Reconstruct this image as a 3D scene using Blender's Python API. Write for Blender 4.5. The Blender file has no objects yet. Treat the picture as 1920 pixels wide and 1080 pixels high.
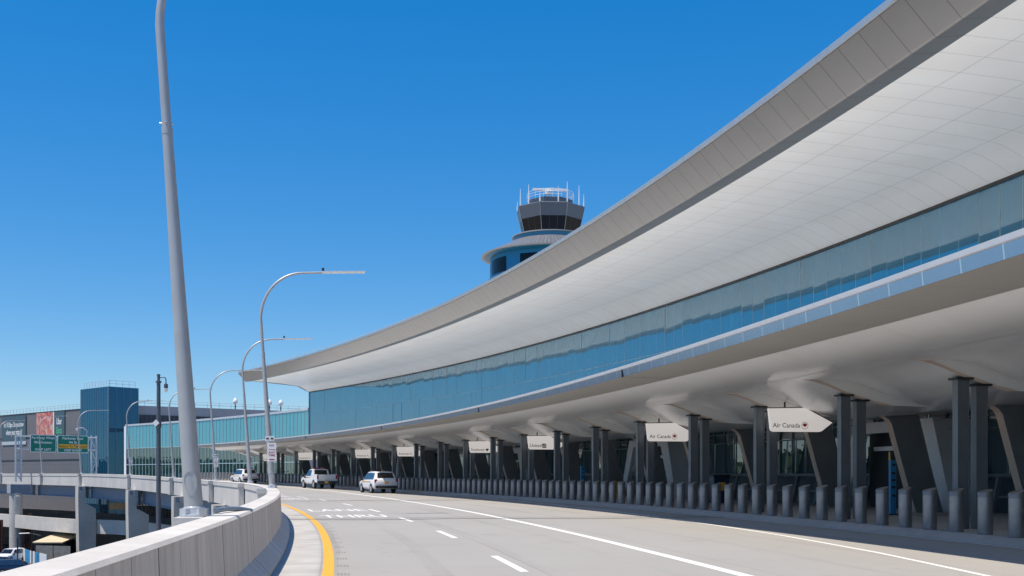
import bpy, bmesh, math, random
from mathutils import Vector, Matrix
random.seed(7)
C = bpy.context.scene.collection
SC = bpy.context.scene
R_ = math.radians

# ------------------------------------------------------------------ curve frame of the kerb
RAD = 297.0                       # radius of the bollard row
TH0 = 0.1769                      # heading at s = 0
CX, CY = 11.697 - RAD*math.cos(TH0), 24.73 - RAD*math.sin(TH0)

def sm(t):
    t = min(1.0, max(0.0, t)); return t*t*(3-2*t)
def zg(s):                        # the roadway climbs gently beyond 60 m
    return 0.5*sm((s-60)/80.0)
def P(s, w, z=0.0, g=0):
    a = TH0 + s/RAD; r = RAD - w
    return Vector((CX+r*math.cos(a), CY+r*math.sin(a), z + (zg(s) if g else 0.0)))
def head(s): return TH0 + s/RAD
def lerp_tab(tab, s):
    if s <= tab[0][0]: return tab[0][1]
    for (a, va), (b, vb) in zip(tab, tab[1:]):
        if s <= b: return va + (vb-va)*sm((s-a)/(b-a)) if False else va + (vb-va)*(s-a)/(b-a)
    return tab[-1][1]
def frange(a, b, st):
    n = max(1, int(round(abs(b-a)/st)))
    return [a+(b-a)*i/n for i in range(n+1)]

# ------------------------------------------------------------------ materials
MATS = {}
class NT:
    def __init__(s, name):
        m = bpy.data.materials.new(name); m.use_nodes = True
        s.m = m; s.t = m.node_tree; s.b = s.t.nodes['Principled BSDF']
    def n(s, typ, **kw):
        nd = s.t.nodes.new(typ)
        for k, v in kw.items(): setattr(nd, k, v)
        return nd
    def l(s, a, b): s.t.links.new(a, b)
    def math(s, op, a, b=None, c=None):
        nd = s.n('ShaderNodeMath', operation=op)
        for i, v in enumerate((a, b, c)):
            if v is None: continue
            if isinstance(v, (int, float)): nd.inputs[i].default_value = v
            else: s.l(v, nd.inputs[i])
        return nd.outputs[0]
    def mix(s, f, a, b):
        nd = s.n('ShaderNodeMix', data_type='RGBA')
        for sock, v in ((nd.inputs[0], f), (nd.inputs[6], a), (nd.inputs[7], b)):
            if isinstance(v, (int, float)): sock.default_value = v
            elif isinstance(v, tuple): sock.default_value = (v[0], v[1], v[2], 1)
            else: s.l(v, sock)
        return nd.outputs[2]
    def uv(s):
        u = s.n('ShaderNodeUVMap'); x = s.n('ShaderNodeSeparateXYZ'); s.l(u.outputs[0], x.inputs[0])
        return u.outputs[0], x.outputs[0], x.outputs[1]
    def obj(s): return s.n('ShaderNodeTexCoord').outputs['Object']
    def noise(s, vec, scale, detail=4, rough=.55, stretch=None):
        if stretch:
            mp = s.n('ShaderNodeMapping'); mp.inputs['Scale'].default_value = stretch
            s.l(vec, mp.inputs[0]); vec = mp.outputs[0]
        nd = s.n('ShaderNodeTexNoise'); nd.inputs['Scale'].default_value = scale
        nd.inputs['Detail'].default_value = detail; nd.inputs['Roughness'].default_value = rough
        s.l(vec, nd.inputs[0]); return nd.outputs[0]
    def ramp(s, f, a, b):
        nd = s.n('ShaderNodeMapRange'); s.l(f, nd.inputs[0])
        nd.inputs[1].default_value = a; nd.inputs[2].default_value = b
        return nd.outputs[0]
    def lines(s, u, pitch, width, off=0.0):        # 1 on a thin line every pitch
        a = s.math('ADD', u, off + 1000*pitch); a = s.math('DIVIDE', a, pitch); a = s.math('FRACT', a)
        a = s.math('SUBTRACT', a, .5); a = s.math('ABSOLUTE', a)
        return s.math('GREATER_THAN', a, .5 - .5*width/pitch)
    def bump(s, h, st, dist=.02):
        nd = s.n('ShaderNodeBump'); nd.inputs['Strength'].default_value = st; nd.inputs['Distance'].default_value = dist
        s.l(h, nd.inputs['Height']); s.l(nd.outputs[0], s.b.inputs['Normal'])
    def set(s, col=None, rough=None, metal=None, spec=None, ior=None, coat=None):
        b = s.b.inputs
        if col is not None:
            if isinstance(col, tuple): b['Base Color'].default_value = (*col, 1)
            else: s.l(col, b['Base Color'])
        if rough is not None:
            if isinstance(rough, (int, float)): b['Roughness'].default_value = rough
            else: s.l(rough, b['Roughness'])
        if metal is not None: b['Metallic'].default_value = metal
        if spec is not None: b['Specular IOR Level'].default_value = spec
        if ior is not None: b['IOR'].default_value = ior
        if coat is not None: b['Coat Weight'].default_value = coat
        return s.m

def plain(name, col, rough=.5, metal=0.0, var=.12, scale=3.0, spec=None):
    if name in MATS: return MATS[name]
    t = NT(name); f = t.noise(t.obj(), scale, 5)
    f = t.ramp(f, .3, .7)
    c = t.mix(f, tuple(x*(1-var) for x in col), tuple(min(1, x*(1+var)) for x in col))
    t.set(c, rough, metal, spec); MATS[name] = t.m; return t.m

def concrete(name, base, streak=(1, 1, .15), var=.12, stain=.25, joints=None):
    t = NT(name); v = t.obj()
    f1 = t.ramp(t.noise(v, .35, 5), .3, .7); f2 = t.ramp(t.noise(v, 2.2, 6, .65, streak), .35, .65)
    f3 = t.ramp(t.noise(v, 26, 3), .3, .7)
    c = t.mix(f1, tuple(x*(1-var) for x in base), tuple(x*(1+var*.5) for x in base))
    c = t.mix(t.math('MULTIPLY', f2, stain), c, tuple(x*.62 for x in base))
    c = t.mix(t.math('MULTIPLY', f3, .12), c, tuple(x*.55 for x in base))
    if joints:
        uvv, u, w = t.uv()
        rain = t.ramp(t.noise(uvv, 1.0, 5, .65, (5.5, .35, 1)), .48, .72)
        c = t.mix(t.math('MULTIPLY', rain, .55), c, tuple(x*.5 for x in base))
        pale = t.ramp(t.noise(uvv, 1.0, 4, .6, (3.1, .5, 3)), .60, .74)
        c = t.mix(t.math('MULTIPLY', pale, .35), c, tuple(min(.9, x*1.3) for x in base))
        c = t.mix(t.math('MULTIPLY', t.lines(u, joints, .03, .31), .75), c, tuple(x*.35 for x in base))
        c = t.mix(t.math('MULTIPLY', t.lines(u, joints*4, .06, .31+joints), .8), c, tuple(x*.25 for x in base))
    t.set(c, .85, 0, .25); t.bump(f3, .15, .01)
    return t.m

def mat_road():
    t = NT('road_concrete'); uvv, u, w = t.uv(); v = t.obj()
    big = t.ramp(t.noise(v, .12, 5), .3, .7)
    tine = t.ramp(t.noise(uvv, 1.0, 6, .7, (2.6, .28, 1)), .35, .65)
    fine = t.ramp(t.noise(v, 20, 3), .3, .7)
    track = t.ramp(t.noise(uvv, 1.0, 3, .6, (.03, 1.3, 1)), .35, .7)
    c = t.mix(big, (.335, .325, .305), (.385, .375, .355))
    c = t.mix(t.math('MULTIPLY', tine, .30), c, (.34, .325, .30))
    c = t.mix(t.math('MULTIPLY', track, .22), c, (.36, .35, .33))
    c = t.mix(t.math('MULTIPLY', fine, .10), c, (.25, .24, .23))
    blot = t.ramp(t.noise(v, .55, 6, .7), .58, .74)
    c = t.mix(t.math('MULTIPLY', blot, .38), c, (.20, .195, .18))
    wob = t.math('ADD', w, t.math('MULTIPLY', t.noise(uvv, .05, 3), .8))
    tyre = t.math('MULTIPLY', t.lines(wob, 1.83, .34, .4), t.ramp(t.noise(uvv, 1.0, 5, .6, (.05, .5, 1)), .45, .7))
    c = t.mix(t.math('MULTIPLY', tyre, .36), c, (.17, .165, .155))
    crk = t.n('ShaderNodeTexVoronoi', feature='DISTANCE_TO_EDGE'); crk.inputs['Scale'].default_value = .16
    dv = t.n('ShaderNodeVectorMath', operation='ADD'); nz = t.n('ShaderNodeTexNoise'); nz.inputs['Scale'].default_value = .8; t.l(v, nz.inputs[0]); t.l(v, dv.inputs[0]); t.l(nz.outputs['Color'], dv.inputs[1]); t.l(dv.outputs[0], crk.inputs['Vector'])
    ck = t.math('MULTIPLY', t.math('LESS_THAN', crk.outputs[0], .0022), t.ramp(t.noise(v, .3, 3), .5, .6))
    c = t.mix(t.math('MULTIPLY', ck, .22), c, (.15, .145, .14))
    # whiter worn shoulder beside the parapet
    sh = t.math('MULTIPLY', t.ramp(w, 15.75, 15.95), t.ramp(t.noise(v, 1.2, 4), .2, .75))
    c = t.mix(t.math('MULTIPLY', sh, .55), c, (.66, .65, .625))
    # longitudinal slab joint
    c = t.mix(t.math('MULTIPLY', t.lines(w, 3.66, .035, 2.45), .35), c, (.2, .19, .18))
    c = t.mix(t.math('MULTIPLY', t.lines(u, 6.1, .03, 1.0), .30), c, (.2, .19, .18))
    t.set(c, .8, 0, .25); t.bump(tine, .12, .01); return t.m

def mat_paint(name, col):
    t = NT(name); v = t.obj()
    f = t.ramp(t.noise(v, 9, 6, .7), .56, .72)
    c = t.mix(t.math('MULTIPLY', f, .5), col, (.45, .43, .40))
    t.set(c, .6); return t.m

def mat_panels(name, col, dark, rough, metal, pitch, width, wl=None, wwid=.03, gaps=True, var=.04, lines=.8, woff=0, spec=None, pv=0.05):
    t = NT(name); uvv, u, w = t.uv(); v = t.obj()
    f = t.ramp(t.noise(v, .5, 4), .3, .7)
    c = t.mix(f, tuple(x*(1-var) for x in col), tuple(min(.95, x*(1+var)) for x in col))
    # slight panel-to-panel tone
    cell = t.math('FLOOR', t.math('DIVIDE', t.math('ADD', u, 1000*pitch), pitch))
    wn = t.n('ShaderNodeTexWhiteNoise', noise_dimensions='1D'); t.l(cell, wn.inputs[1])
    c = t.mix(t.math('MULTIPLY', wn.outputs[0], pv), c, tuple(x*.6 for x in col))
    m = t.lines(u, pitch, width)
    c = t.mix(t.math('MULTIPLY', m, lines), c, dark)
    if wl:
        m2 = t.lines(w, wl, wwid, woff)
        c = t.mix(t.math('MULTIPLY', m2, lines), c, dark)
    t.set(c, rough, metal, spec); return t.m

def mat_glass(name, col, rough=.02, tint=(1, 1, 1), ior=1.9, pitch=1.21, pv=.25, seam=None, metal=0):
    t = NT(name); uvv, u, w = t.uv(); r_in = rough
    cell = t.math('FLOOR', t.math('DIVIDE', t.math('ADD', u, 1000*pitch), pitch))
    wn = t.n('ShaderNodeTexWhiteNoise', noise_dimensions='1D'); t.l(cell, wn.inputs[1])
    c = t.mix(t.math('MULTIPLY', wn.outputs[0], pv), col, tuple(x*.55 for x in col))
    if seam:
        m_ = t.math('MAXIMUM', t.lines(u, pitch, .028, seam[0]), t.math('MULTIPLY', t.math('LESS_THAN', t.math('ABSOLUTE', t.math('SUBTRACT', w, seam[1])), .025), 1.0))
        c = t.mix(m_, c, (.13, .25, .31)); r_in = t.math('ADD', t.math('MULTIPLY', m_, .45), rough)
    t.set(c, r_in, metal, .5, ior); t.b.inputs['Specular Tint'].default_value = (*tint, 1); return t.m

M = {}
def setup_mats():
    M['road'] = mat_road()
    M['white_paint'] = mat_paint('white_road_paint', (.80, .80, .78))
    M['yellow_paint'] = mat_paint('yellow_road_paint', (.80, .40, .02))
    M['joint'] = plain('joint_rubber', (.20, .195, .185), .9, 0, .25, 4)
    M['groove'] = plain('groove_shadow', (.235, .23, .22), .9, 0, .3, 6)
    M['parapet'] = concrete('parapet_concrete', (.66, .63, .585), (3, 3, .25), .12, .35, 1.05)
    M['coping'] = concrete('coping_concrete', (.64, .615, .575), (1, 1, 1), .16, .34)
    M['pier'] = concrete('pier_concrete', (.58, .56, .52), (.6, .6, 2.2), .15, .35)
    M['deck'] = concrete('deck_concrete', (.62, .605, .58), (1.5, 1.5, .3), .12, .3)
    M['sidewalk'] = concrete('sidewalk_concrete', (.50, .49, .475), (1, 1, 1), .15, .3)
    M['ground'] = concrete('ground_dirt', (.44, .41, .36), (1, 1, 1), .25, .4)
    M['asphalt'] = concrete('asphalt', (.10, .10, .105), (1, 1, 1), .2, .3)
    M['girder'] = plain('girder_paint', (.17, .22, .29), .45, .0, .1, 1.5)
    M['fascia'] = mat_panels('roof_fascia_panel', (.175, .175, .172), (.05, .05, .05), .33, .4, 1.21, .035)
    M['soffit'] = mat_panels('roof_soffit_panel', (.95, .925, .885), (.42, .42, .41), .36, .15, 1.21, .022, 2.3, .025, lines=.75, woff=1.1, spec=.4)
    M['roofcap'] = plain('roof_cap_metal', (.50, .53, .58), .35, .6, .05)
    M['membrane'] = plain('roof_membrane', (.90, .88, .84), .8, 0, .03, .5)
    M['curtain'] = mat_glass('curtain_glass', (.004, .16, .29), .006, ior=2.9, pv=.2, tint=(.86, .98, 1), metal=.10, seam=(-126.6, 9.7))
    M['mullion'] = plain('mullion_metal', (.16, .24, .28), .4, .5, .05); M['blue_mullion'] = plain('blue_mullion', (.22, .38, .46), .35, .1, .05)
    M['canfascia'] = mat_panels('canopy_fascia_metal', (.40, .48, .62), (.78, .80, .84), .22, .9, 1.21, .04, lines=.9)
    M['canrail'] = plain('canopy_rail_metal', (.80, .81, .83), .35, .3, .03)
    M['lip'] = mat_panels('canopy_lip_panel', (.42, .40, .365), (.2, .19, .18), .55, 0, 2.42, .03, lines=.5)
    M['cansoffit'] = mat_panels('canopy_soffit_panel', (.94, .92, .885), (.5, .49, .47), .20, .0, 6.19, .03, lines=.3, spec=.6, pv=.0)
    M['trim'] = plain('copper_trim', (.80, .64, .53), .3, .35, .06)
    M['seam'] = plain('soffit_seam', (.74, .72, .69), .4, 0, .04)
    M['fin'] = plain('fin_panel', (.24, .255, .27), .42, .2, .08, 1.0)
    M['column'] = plain('column_paint', (.15, .17, .19), .38, .25, .08, 2)
    M['plinth'] = plain('plinth_panel', (.09, .105, .12), .4, .2, .1, 1.0)
    M['lobby_glass'] = mat_glass('lobby_glass', (.035, .085, .105), .01, ior=2.2)
    M['portal'] = plain('portal_panel', (.74, .75, .78), .4, .1, .04)
    M['brass'] = plain('brass_bar', (.72, .50, .22), .28, .8, .05)
    M['black'] = plain('black_metal', (.025, .027, .03), .45, .1, .1)
    M['bollard_cap'] = plain('bollard_cap_steel', (.26, .255, .255), .5, .55, .12, 5)
    M['bollard'] = plain('bollard_steel', (.33, .32, .325), .36, .7, .12, 5)
    M['lamp'] = plain('lamp_galvanised', (.43, .44, .45), .42, .35, .06, 3)
    M['lampwhite'] = plain('luminaire_white', (.75, .75, .75), .4, .1, .04)
    M['sign'] = plain('sign_white', (.76, .72, .69), .35, 0, .02, 1)
    M['lightbox'] = plain('sign_lightbox', (.74, .70, .67), .35, 0, .02, 1)      # the airline signs are backlit boxes
    bb = M['lightbox'].node_tree.nodes['Principled BSDF'].inputs; bb['Emission Color'].default_value = (1, .93, .88, 1); bb['Emission Strength'].default_value = .32
    M['ink'] = plain('sign_ink', (.035, .035, .045), .5, 0, .02)
    M['crimson'] = plain('sign_crimson', (.35, .02, .03), .5, 0, .02)
    M['red'] = plain('emblem_red', (.55, .015, .03), .45, 0, .02)
    M['blue_ink'] = plain('sign_blue', (.04, .28, .55), .5, 0, .05)
    M['green'] = plain('sign_green', (.0, .20, .13), .4, 0, .05, .8)
    M['signwhite'] = plain('sign_reflective_white', (.85, .86, .86), .4, 0, .02)
    M['orange'] = plain('sign_orange', (.85, .42, .02), .4, 0, .03)
    M['galv'] = plain('gantry_galvanised', (.55, .58, .62), .4, .4, .08)
    M['dkpole'] = plain('cctv_pole_paint', (.09, .105, .13), .4, .3, .06)
    M['hangar'] = mat_panels('hangar_cladding', (.165, .165, .18), (.10, .10, .11), .6, .1, .9, .12, 3.4, .12, lines=.45)
    M['brownwall'] = mat_panels('upper_block_cladding', (.46, .41, .405), (.32, .29, .285), .7, 0, 2.4, .04, lines=.4)
    M['louvre'] = mat_panels('louvre_band', (.07, .066, .07), (.16, .15, .15), .6, .1, .9, .12, lines=.7)
    M['low_glass'] = mat_glass('low_block_glass', (.06, .29, .37), .015, ior=1.8, pv=.15, tint=(.6, .9, 1))
    M['block_glass'] = mat_glass('stair_block_glass', (.008, .075, .15), .015, ior=1.9, tint=(.5, .8, 1), metal=.4)
    M['clear_glass'] = mat_glass('clear_glass', (.012, .04, .045), .012, ior=2.2, pv=.2, tint=(.85, .95, 1))
    M['pale_mullion'] = plain('pale_mullion', (.34, .48, .52), .4, .3, .05)
    M['tower_blue'] = mat_panels('tower_blue_cladding', (.015, .20, .36), (.01, .12, .24), .35, .2, 1.6, .06, lines=.8)
    M['tower_grey'] = mat_panels('tower_grey_cladding', (.12, .14, .17), (.08, .09, .11), .4, .3, 1.5, .05, lines=.6)
    M['tower_glass'] = plain('tower_glass', (.006, .007, .009), .04, 0, .3, .4, spec=.25)
    M['tower_roof'] = mat_panels('tower_standing_seam', (.17, .18, .20), (.36, .37, .39), .4, .3, 1.0, .2, lines=.8)
    M['tower_ring'] = plain('tower_ring_metal', (.40, .385, .365), .4, .4, .06)
    M['antenna'] = plain('antenna_white', (.82, .82, .82), .4, 0, .02)
    M['carwhite'] = plain('car_white', (.74, .75, .77), .22, .0, .02, 1)
    M['carblue'] = plain('car_dark_blue', (.02, .045, .10), .2, .2, .05, 1)
    M['carblack'] = plain('car_black', (.015, .016, .02), .2, .1, .05, 1)
    M['carglass'] = plain('car_glass', (.012, .014, .016), .03, 0, .1)
    M['carglass_blue'] = plain('car_side_glass', (.02, .05, .10), .03, 0, .1)
    M['tyre'] = plain('tyre_rubber', (.02, .02, .02), .85, 0, .1)
    M['rim'] = plain('rim_alloy', (.55, .56, .58), .3, .8, .05)
    M['taillight'] = plain('tail_light', (.40, .01, .02), .15, 0, .05)
    M['plate'] = plain('plate_amber', (.75, .42, .05), .45, 0, .05)
    M['amber'] = plain('amber_stripe', (.80, .40, .05), .4, 0, .05)
    M['bumper'] = plain('bumper_black', (.03, .03, .033), .5, 0, .05)
    M['rust'] = plain('rusty_steel', (.11, .045, .03), .8, .2, .25, 2)
    M['tan'] = plain('tan_tarp', (.60, .50, .34), .8, 0, .12, .8)
    M['ply'] = plain('plywood', (.55, .40, .24), .75, 0, .12, 2)
    M['steelblue'] = plain('ramp_wall_shade', (.30, .31, .33), .7, 0, .1, .6)
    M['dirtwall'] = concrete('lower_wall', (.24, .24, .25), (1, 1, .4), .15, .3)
    M['banner_white'] = plain('banner_white', (.70, .74, .76), .6, 0, .06, 1.2)
    M['skin'] = plain('skin', (.40, .24, .16), .6, 0, .05)
    M['clothes'] = plain('dark_clothes', (.03, .035, .05), .8, 0, .1)
    M['leaf'] = plain('leaf_green', (.055, .10, .03), .7, 0, .5, .35)
    M['bark'] = plain('bark', (.12, .09, .06), .9, 0, .2)
    M['meshfence'] = plain('fence_screen', (.20, .20, .19), .8, 0, .25, 3)
    # printed banner photo: food-coloured mottling
    t = NT('banner_photo'); v = t.obj()
    f = t.ramp(t.noise(v, .55, 5, .6), .38, .62); g = t.ramp(t.noise(v, 1.3, 4), .45, .6)
    c = t.mix(f, (.55, .16, .13), (.62, .42, .36)); c = t.mix(g, c, (.45, .10, .09))
    h = t.ramp(t.noise(v, .9, 3), .6, .66); c = t.mix(h, c, (.12, .12, .18))
    M['photo'] = t.set(c, .6)
    M['teal'] = plain('banner_teal', (.052, .105, .135), .6, 0, .03, .5)
    M['mint'] = plain('banner_green', (.08, .50, .20), .6, 0, .02)
setup_mats()

# ------------------------------------------------------------------ mesh builder
class MB:
    def __init__(s): s.v = []; s.f = []; s.m = []; s.uv = []
    def face(s, pts, mi=0, uv=None):
        i = len(s.v); s.v += [Vector(p) for p in pts]
        s.f.append(list(range(i, i+len(pts)))); s.m.append(mi); s.uv.append(uv or [(0, 0)]*len(pts))
    def grid(s, fn, us, vs, mi=0, uvfn=None, flip=False, close_u=False):
        i0 = len(s.v); nv = len(vs)
        for u in us:
            for v in vs: s.v.append(Vector(fn(u, v)))
        nu = len(us)
        for a in range(nu if close_u else nu-1):
            b = (a+1) % nu
            for c in range(nv-1):
                q = [i0+a*nv+c, i0+b*nv+c, i0+b*nv+c+1, i0+a*nv+c+1]
                kk = [(us[a], vs[c]), (us[b], vs[c]), (us[b], vs[c+1]), (us[a], vs[c+1])]
                if flip: q.reverse(); kk.reverse()
                s.f.append(q); s.m.append(mi); s.uv.append([uvfn(*k) for k in kk] if uvfn else kk)
    def box(s, c, size, rz=0.0, mi=0, rot=None):
        c = Vector(c); h = Vector(size)*.5
        Rm = rot if rot is not None else Matrix.Rotation(rz, 3, 'Z')
        p = [c + Rm @ Vector((x*h.x, y*h.y, z*h.z)) for x in (-1, 1) for y in (-1, 1) for z in (-1, 1)]
        i = len(s.v); s.v += p
        for q in ((0, 1, 3, 2), (4, 6, 7, 5), (0, 4, 5, 1), (2, 3, 7, 6), (0, 2, 6, 4), (1, 5, 7, 3)):
            s.f.append([i+k for k in q]); s.m.append(mi)
            s.uv.append([(p[k].x+p[k].y, p[k].z) for k in q])
    def sbox(s, s0, s1, w0, w1, z0, z1, g=0, mi=0, step=3.0):     # box that follows the kerb curve
        prof = [(w0, z0), (w1, z0), (w1, z1), (w0, z1)]
        s.sweep(prof, frange(s0, s1, step), True, True, g, mi)
    def sweep(s, prof, ss, closed=False, caps=False, g=0, mi=0, flip=False):
        i0 = len(s.v); n = len(prof)
        for q in ss:
            for (w, z) in prof: s.v.append(P(q, w, z, g))
        L = [0.0]
        for (a, b), (c, d) in zip(prof, prof[1:]+prof[:1]): L.append(L[-1]+math.hypot(a-c, b-d))
        for a in range(len(ss)-1):
            for k in range(n if closed else n-1):
                k2 = (k+1) % n
                q = [i0+a*n+k, i0+(a+1)*n+k, i0+(a+1)*n+k2, i0+a*n+k2]
                uv = [(ss[a], prof[k][0] if not closed else L[k]), (ss[a+1], prof[k][0] if not closed else L[k]),
                      (ss[a+1], prof[k2][0] if not closed else L[k+1]), (ss[a], prof[k2][0] if not closed else L[k+1])]
                if flip: q.reverse(); uv.reverse()
                s.f.append(q); s.m.append(mi); s.uv.append(uv)
        if caps and closed:
            s.f.append([i0+k for k in range(n)]); s.m.append(mi); s.uv.append([(p[0], p[1]) for p in prof])
            e = i0+(len(ss)-1)*n
            s.f.append([e+k for k in range(n)][::-1]); s.m.append(mi); s.uv.append([(p[0], p[1]) for p in prof][::-1])
    def prism(s, poly, fn, c0, c1, mi=0):                       # poly (a,b) extruded from c0 to c1 through fn(a,b,c)
        n = len(poly); i = len(s.v)
        s.v += [Vector(fn(a, b, c0)) for a, b in poly] + [Vector(fn(a, b, c1)) for a, b in poly]
        s.f.append([i+k for k in range(n)]); s.m.append(mi); s.uv.append([p for p in poly])
        s.f.append([i+n+k for k in range(n)][::-1]); s.m.append(mi); s.uv.append([p for p in poly][::-1])
        for k in range(n):
            k2 = (k+1) % n
            s.f.append([i+k2, i+k, i+n+k, i+n+k2]); s.m.append(mi); s.uv.append([(0, 0), (0, 1), (1, 1), (1, 0)])
    def tube(s, pts, r, n=10, mi=0, caps=True):
        pts = [Vector(p) for p in pts]
        rr = r if isinstance(r, (list, tuple)) else [r]*len(pts)
        up = Vector((0, 0, 1)); i0 = len(s.v)
        prevx = None
        for k, p in enumerate(pts):
            d = (pts[min(k+1, len(pts)-1)] - pts[max(k-1, 0)]).normalized()
            if prevx is None:
                x = d.cross(up)
                if x.length < 1e-3: x = d.cross(Vector((1, 0, 0)))
            else: x = prevx - d*prevx.dot(d)
            x.normalize(); y = d.cross(x); prevx = x
            for j in range(n):
                a = 2*math.pi*j/n; s.v.append(p + (x*math.cos(a)+y*math.sin(a))*rr[k])
        for k in range(len(pts)-1):
            for j in range(n):
                j2 = (j+1) % n
                s.f.append([i0+k*n+j, i0+k*n+j2, i0+(k+1)*n+j2, i0+(k+1)*n+j]); s.m.append(mi); s.uv.append([(0, 0)]*4)
        if caps:
            s.f.append([i0+j for j in range(n)][::-1]); s.m.append(mi); s.uv.append([(0, 0)]*n)
            e = i0+(len(pts)-1)*n; s.f.append([e+j for j in range(n)]); s.m.append(mi); s.uv.append([(0, 0)]*n)
    def lathe(s, prof, c, n=32, mi=0, ph=0.0, caps=True):          # prof [(r,z)]
        c = Vector(c); i0 = len(s.v); m = len(prof)
        for j in range(n):
            a = ph+2*math.pi*j/n
            for (r, z) in prof: s.v.append(c+Vector((r*math.cos(a), r*math.sin(a), z)))
        for j in range(n):
            j2 = (j+1) % n
            for k in range(m-1):
                s.f.append([i0+j*m+k, i0+j2*m+k, i0+j2*m+k+1, i0+j*m+k+1]); s.m.append(mi)
                rr = max(prof[k][0], prof[k+1][0], .01)
                per = 2*math.pi*rr/n
                s.uv.append([(j*per, prof[k][1]), ((j+1)*per, prof[k][1]), ((j+1)*per, prof[k+1][1]), (j*per, prof[k+1][1])])
        if caps:
            for kk, rev in ((0, True), (m-1, False)):
                if prof[kk][0] > 1e-4:
                    q = [i0+j*m+kk for j in range(n)]
                    if rev: q.reverse()
                    s.f.append(q); s.m.append(mi); s.uv.append([(0, 0)]*n)
    def build(s, name, mats, parent=None, org=None, smooth=None):
        me = bpy.data.meshes.new(name)
        o_ = Vector(org) if org is not None else Vector((0, 0, 0))
        me.from_pydata([tuple(p-o_) for p in s.v], [], s.f)
        if not isinstance(mats, (list, tuple)): mats = [mats]
        for m in mats: me.materials.append(m)
        uvl = me.uv_layers.new(name='UVMap')
        k = 0
        for pi, poly in enumerate(me.polygons):
            poly.material_index = s.m[pi]
            for c in s.uv[pi]: uvl.data[k].uv = c; k += 1
        bm = bmesh.new(); bm.from_mesh(me); bmesh.ops.recalc_face_normals(bm, faces=bm.faces[:]) if smooth != 'keep' else None
        bm.to_mesh(me); bm.free()
        if smooth not in (None, 'keep'):
            for p in me.polygons: p.use_smooth = True
            me.set_sharp_from_angle(angle=R_(smooth))
        elif smooth == 'keep': pass
        o = bpy.data.objects.new(name, me); C.objects.link(o)
        if parent: o.parent = parent
        return o

def tag(o, label, cat, group=None, kind=None):
    o['label'] = label; o['category'] = cat
    if group: o['group'] = group
    if kind: o['kind'] = kind
    return o
def empty(name, loc, rz=0.0):
    o = bpy.data.objects.new(name, None); C.objects.link(o)
    o.location = loc; o.rotation_euler = (0, 0, rz); o.empty_display_size = .3
    return o
def copy_tree(o, parent=None):
    c = o.copy(); C.objects.link(c); c.parent = parent
    for ch in list(o.children): copy_tree(ch, c)
    return c

def text_faces(txt, size, width=None, height=None, bold=0.0, align='LEFT'):
    cu = bpy.data.curves.new('t', 'FONT'); cu.body = txt; cu.size = size; cu.align_x = align
    cu.offset = bold; cu.fill_mode = 'FRONT'; cu.resolution_u = 3
    ob = bpy.data.objects.new('t', cu); C.objects.link(ob)
    dg = bpy.context.evaluated_depsgraph_get(); dg.update()
    me = bpy.data.meshes.new_from_object(ob.evaluated_get(dg))
    vs = [(v.co.x, v.co.y) for v in me.vertices]; fs = [list(p.vertices) for p in me.polygons]
    bpy.data.objects.remove(ob); bpy.data.meshes.remove(me); bpy.data.curves.remove(cu)
    x0 = min(v[0] for v in vs); x1 = max(v[0] for v in vs); y0 = min(v[1] for v in vs); y1 = max(v[1] for v in vs)
    sx = width/(x1-x0) if width else 1.0
    sy = height/(y1-y0) if height else (sx if width else 1.0)
    if align == 'CENTER': ox = .5*(x0+x1)
    else: ox = x0
    return [((x-ox)*sx, (y if not height else y-y0)*sy) for x, y in vs], fs
def put_text(mb, txt, fn, mi=0, **kw):            # fn maps (x, y) on the board to space
    vs, fs = text_faces(txt, kw.pop('size', 1.0), **kw)
    i = len(mb.v); mb.v += [Vector(fn(x, y)) for x, y in vs]
    for f in fs: mb.f.append([i+k for k in f]); mb.m.append(mi); mb.uv.append([(0, 0)]*len(f))

# ================================================================== SETTING
S0, S1 = -90.0, 260.0
SS = frange(S0, S1, 2.0)
# ground
mb = MB(); mb.face([(-3500, -3500, -10), (3500, -3500, -10), (3500, 3500, -10), (-3500, 3500, -10)])
tag(mb.build('ground', M['ground']), 'bare pale ground below the elevated roadway', 'ground', kind='structure')
mb = MB(); mb.sweep([(60, -9.99), (14, -9.99)], frange(60, 240, 3))
tag(mb.build('service_road', M['asphalt']), 'dark asphalt service road under the elevated roadway', 'road', kind='structure')
# road surface
mb = MB()
mb.grid(lambda s, w: P(s, w, 0, 1), SS, [.72, 3, 6, 9, 12, 14, 15.5, 16.7], 0)
road = tag(mb.build('road', M['road'], smooth=None), 'pale concrete departures roadway curving left past the terminal', 'road', kind='structure')
def strip(mbx, wf, width, s0, s1, z, step=1.0, mi=0):
    mbx.grid(lambda s, k: P(s, wf(s)+k*width*.5, z, 1), frange(s0, s1, step), [1, -1], mi)
mb = MB(); strip(mb, lambda s: 15.72, .19, -60, 240, .004)
o = mb.build('yellow_edge_line', M['yellow_paint'], road)
SOL = [(-90, 9.15), (0, 9.13), (16, 8.95), (30, 8.62), (42, 8.15), (55, 7.3), (70, 6.1), (88, 5.0), (110, 4.5), (140, 4.3), (240, 4.3)]
mb = MB(); strip(mb, lambda s: lerp_tab(SOL, s), .24, -60, 200, .004)
mb.build('solid_lane_line', M['white_paint'], road)
THN = [(-90, 9), (-20, 6.9), (-7, 5.34), (-2, 4.57), (4.4, 3.88), (18.5, 2.9), (37.8, 1.9), (69, 1.35), (240, 1.3)]
mb = MB(); strip(mb, lambda s: lerp_tab(THN, s), .13, -60, 200, .004)
mb.build('kerb_lane_line', M['white_paint'], road)
mb = MB(); strip(mb, lambda s: .86, .10, -60, 200, .004)
mb.build('kerb_edge_line', M['white_paint'], road)
s = -21.0
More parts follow.
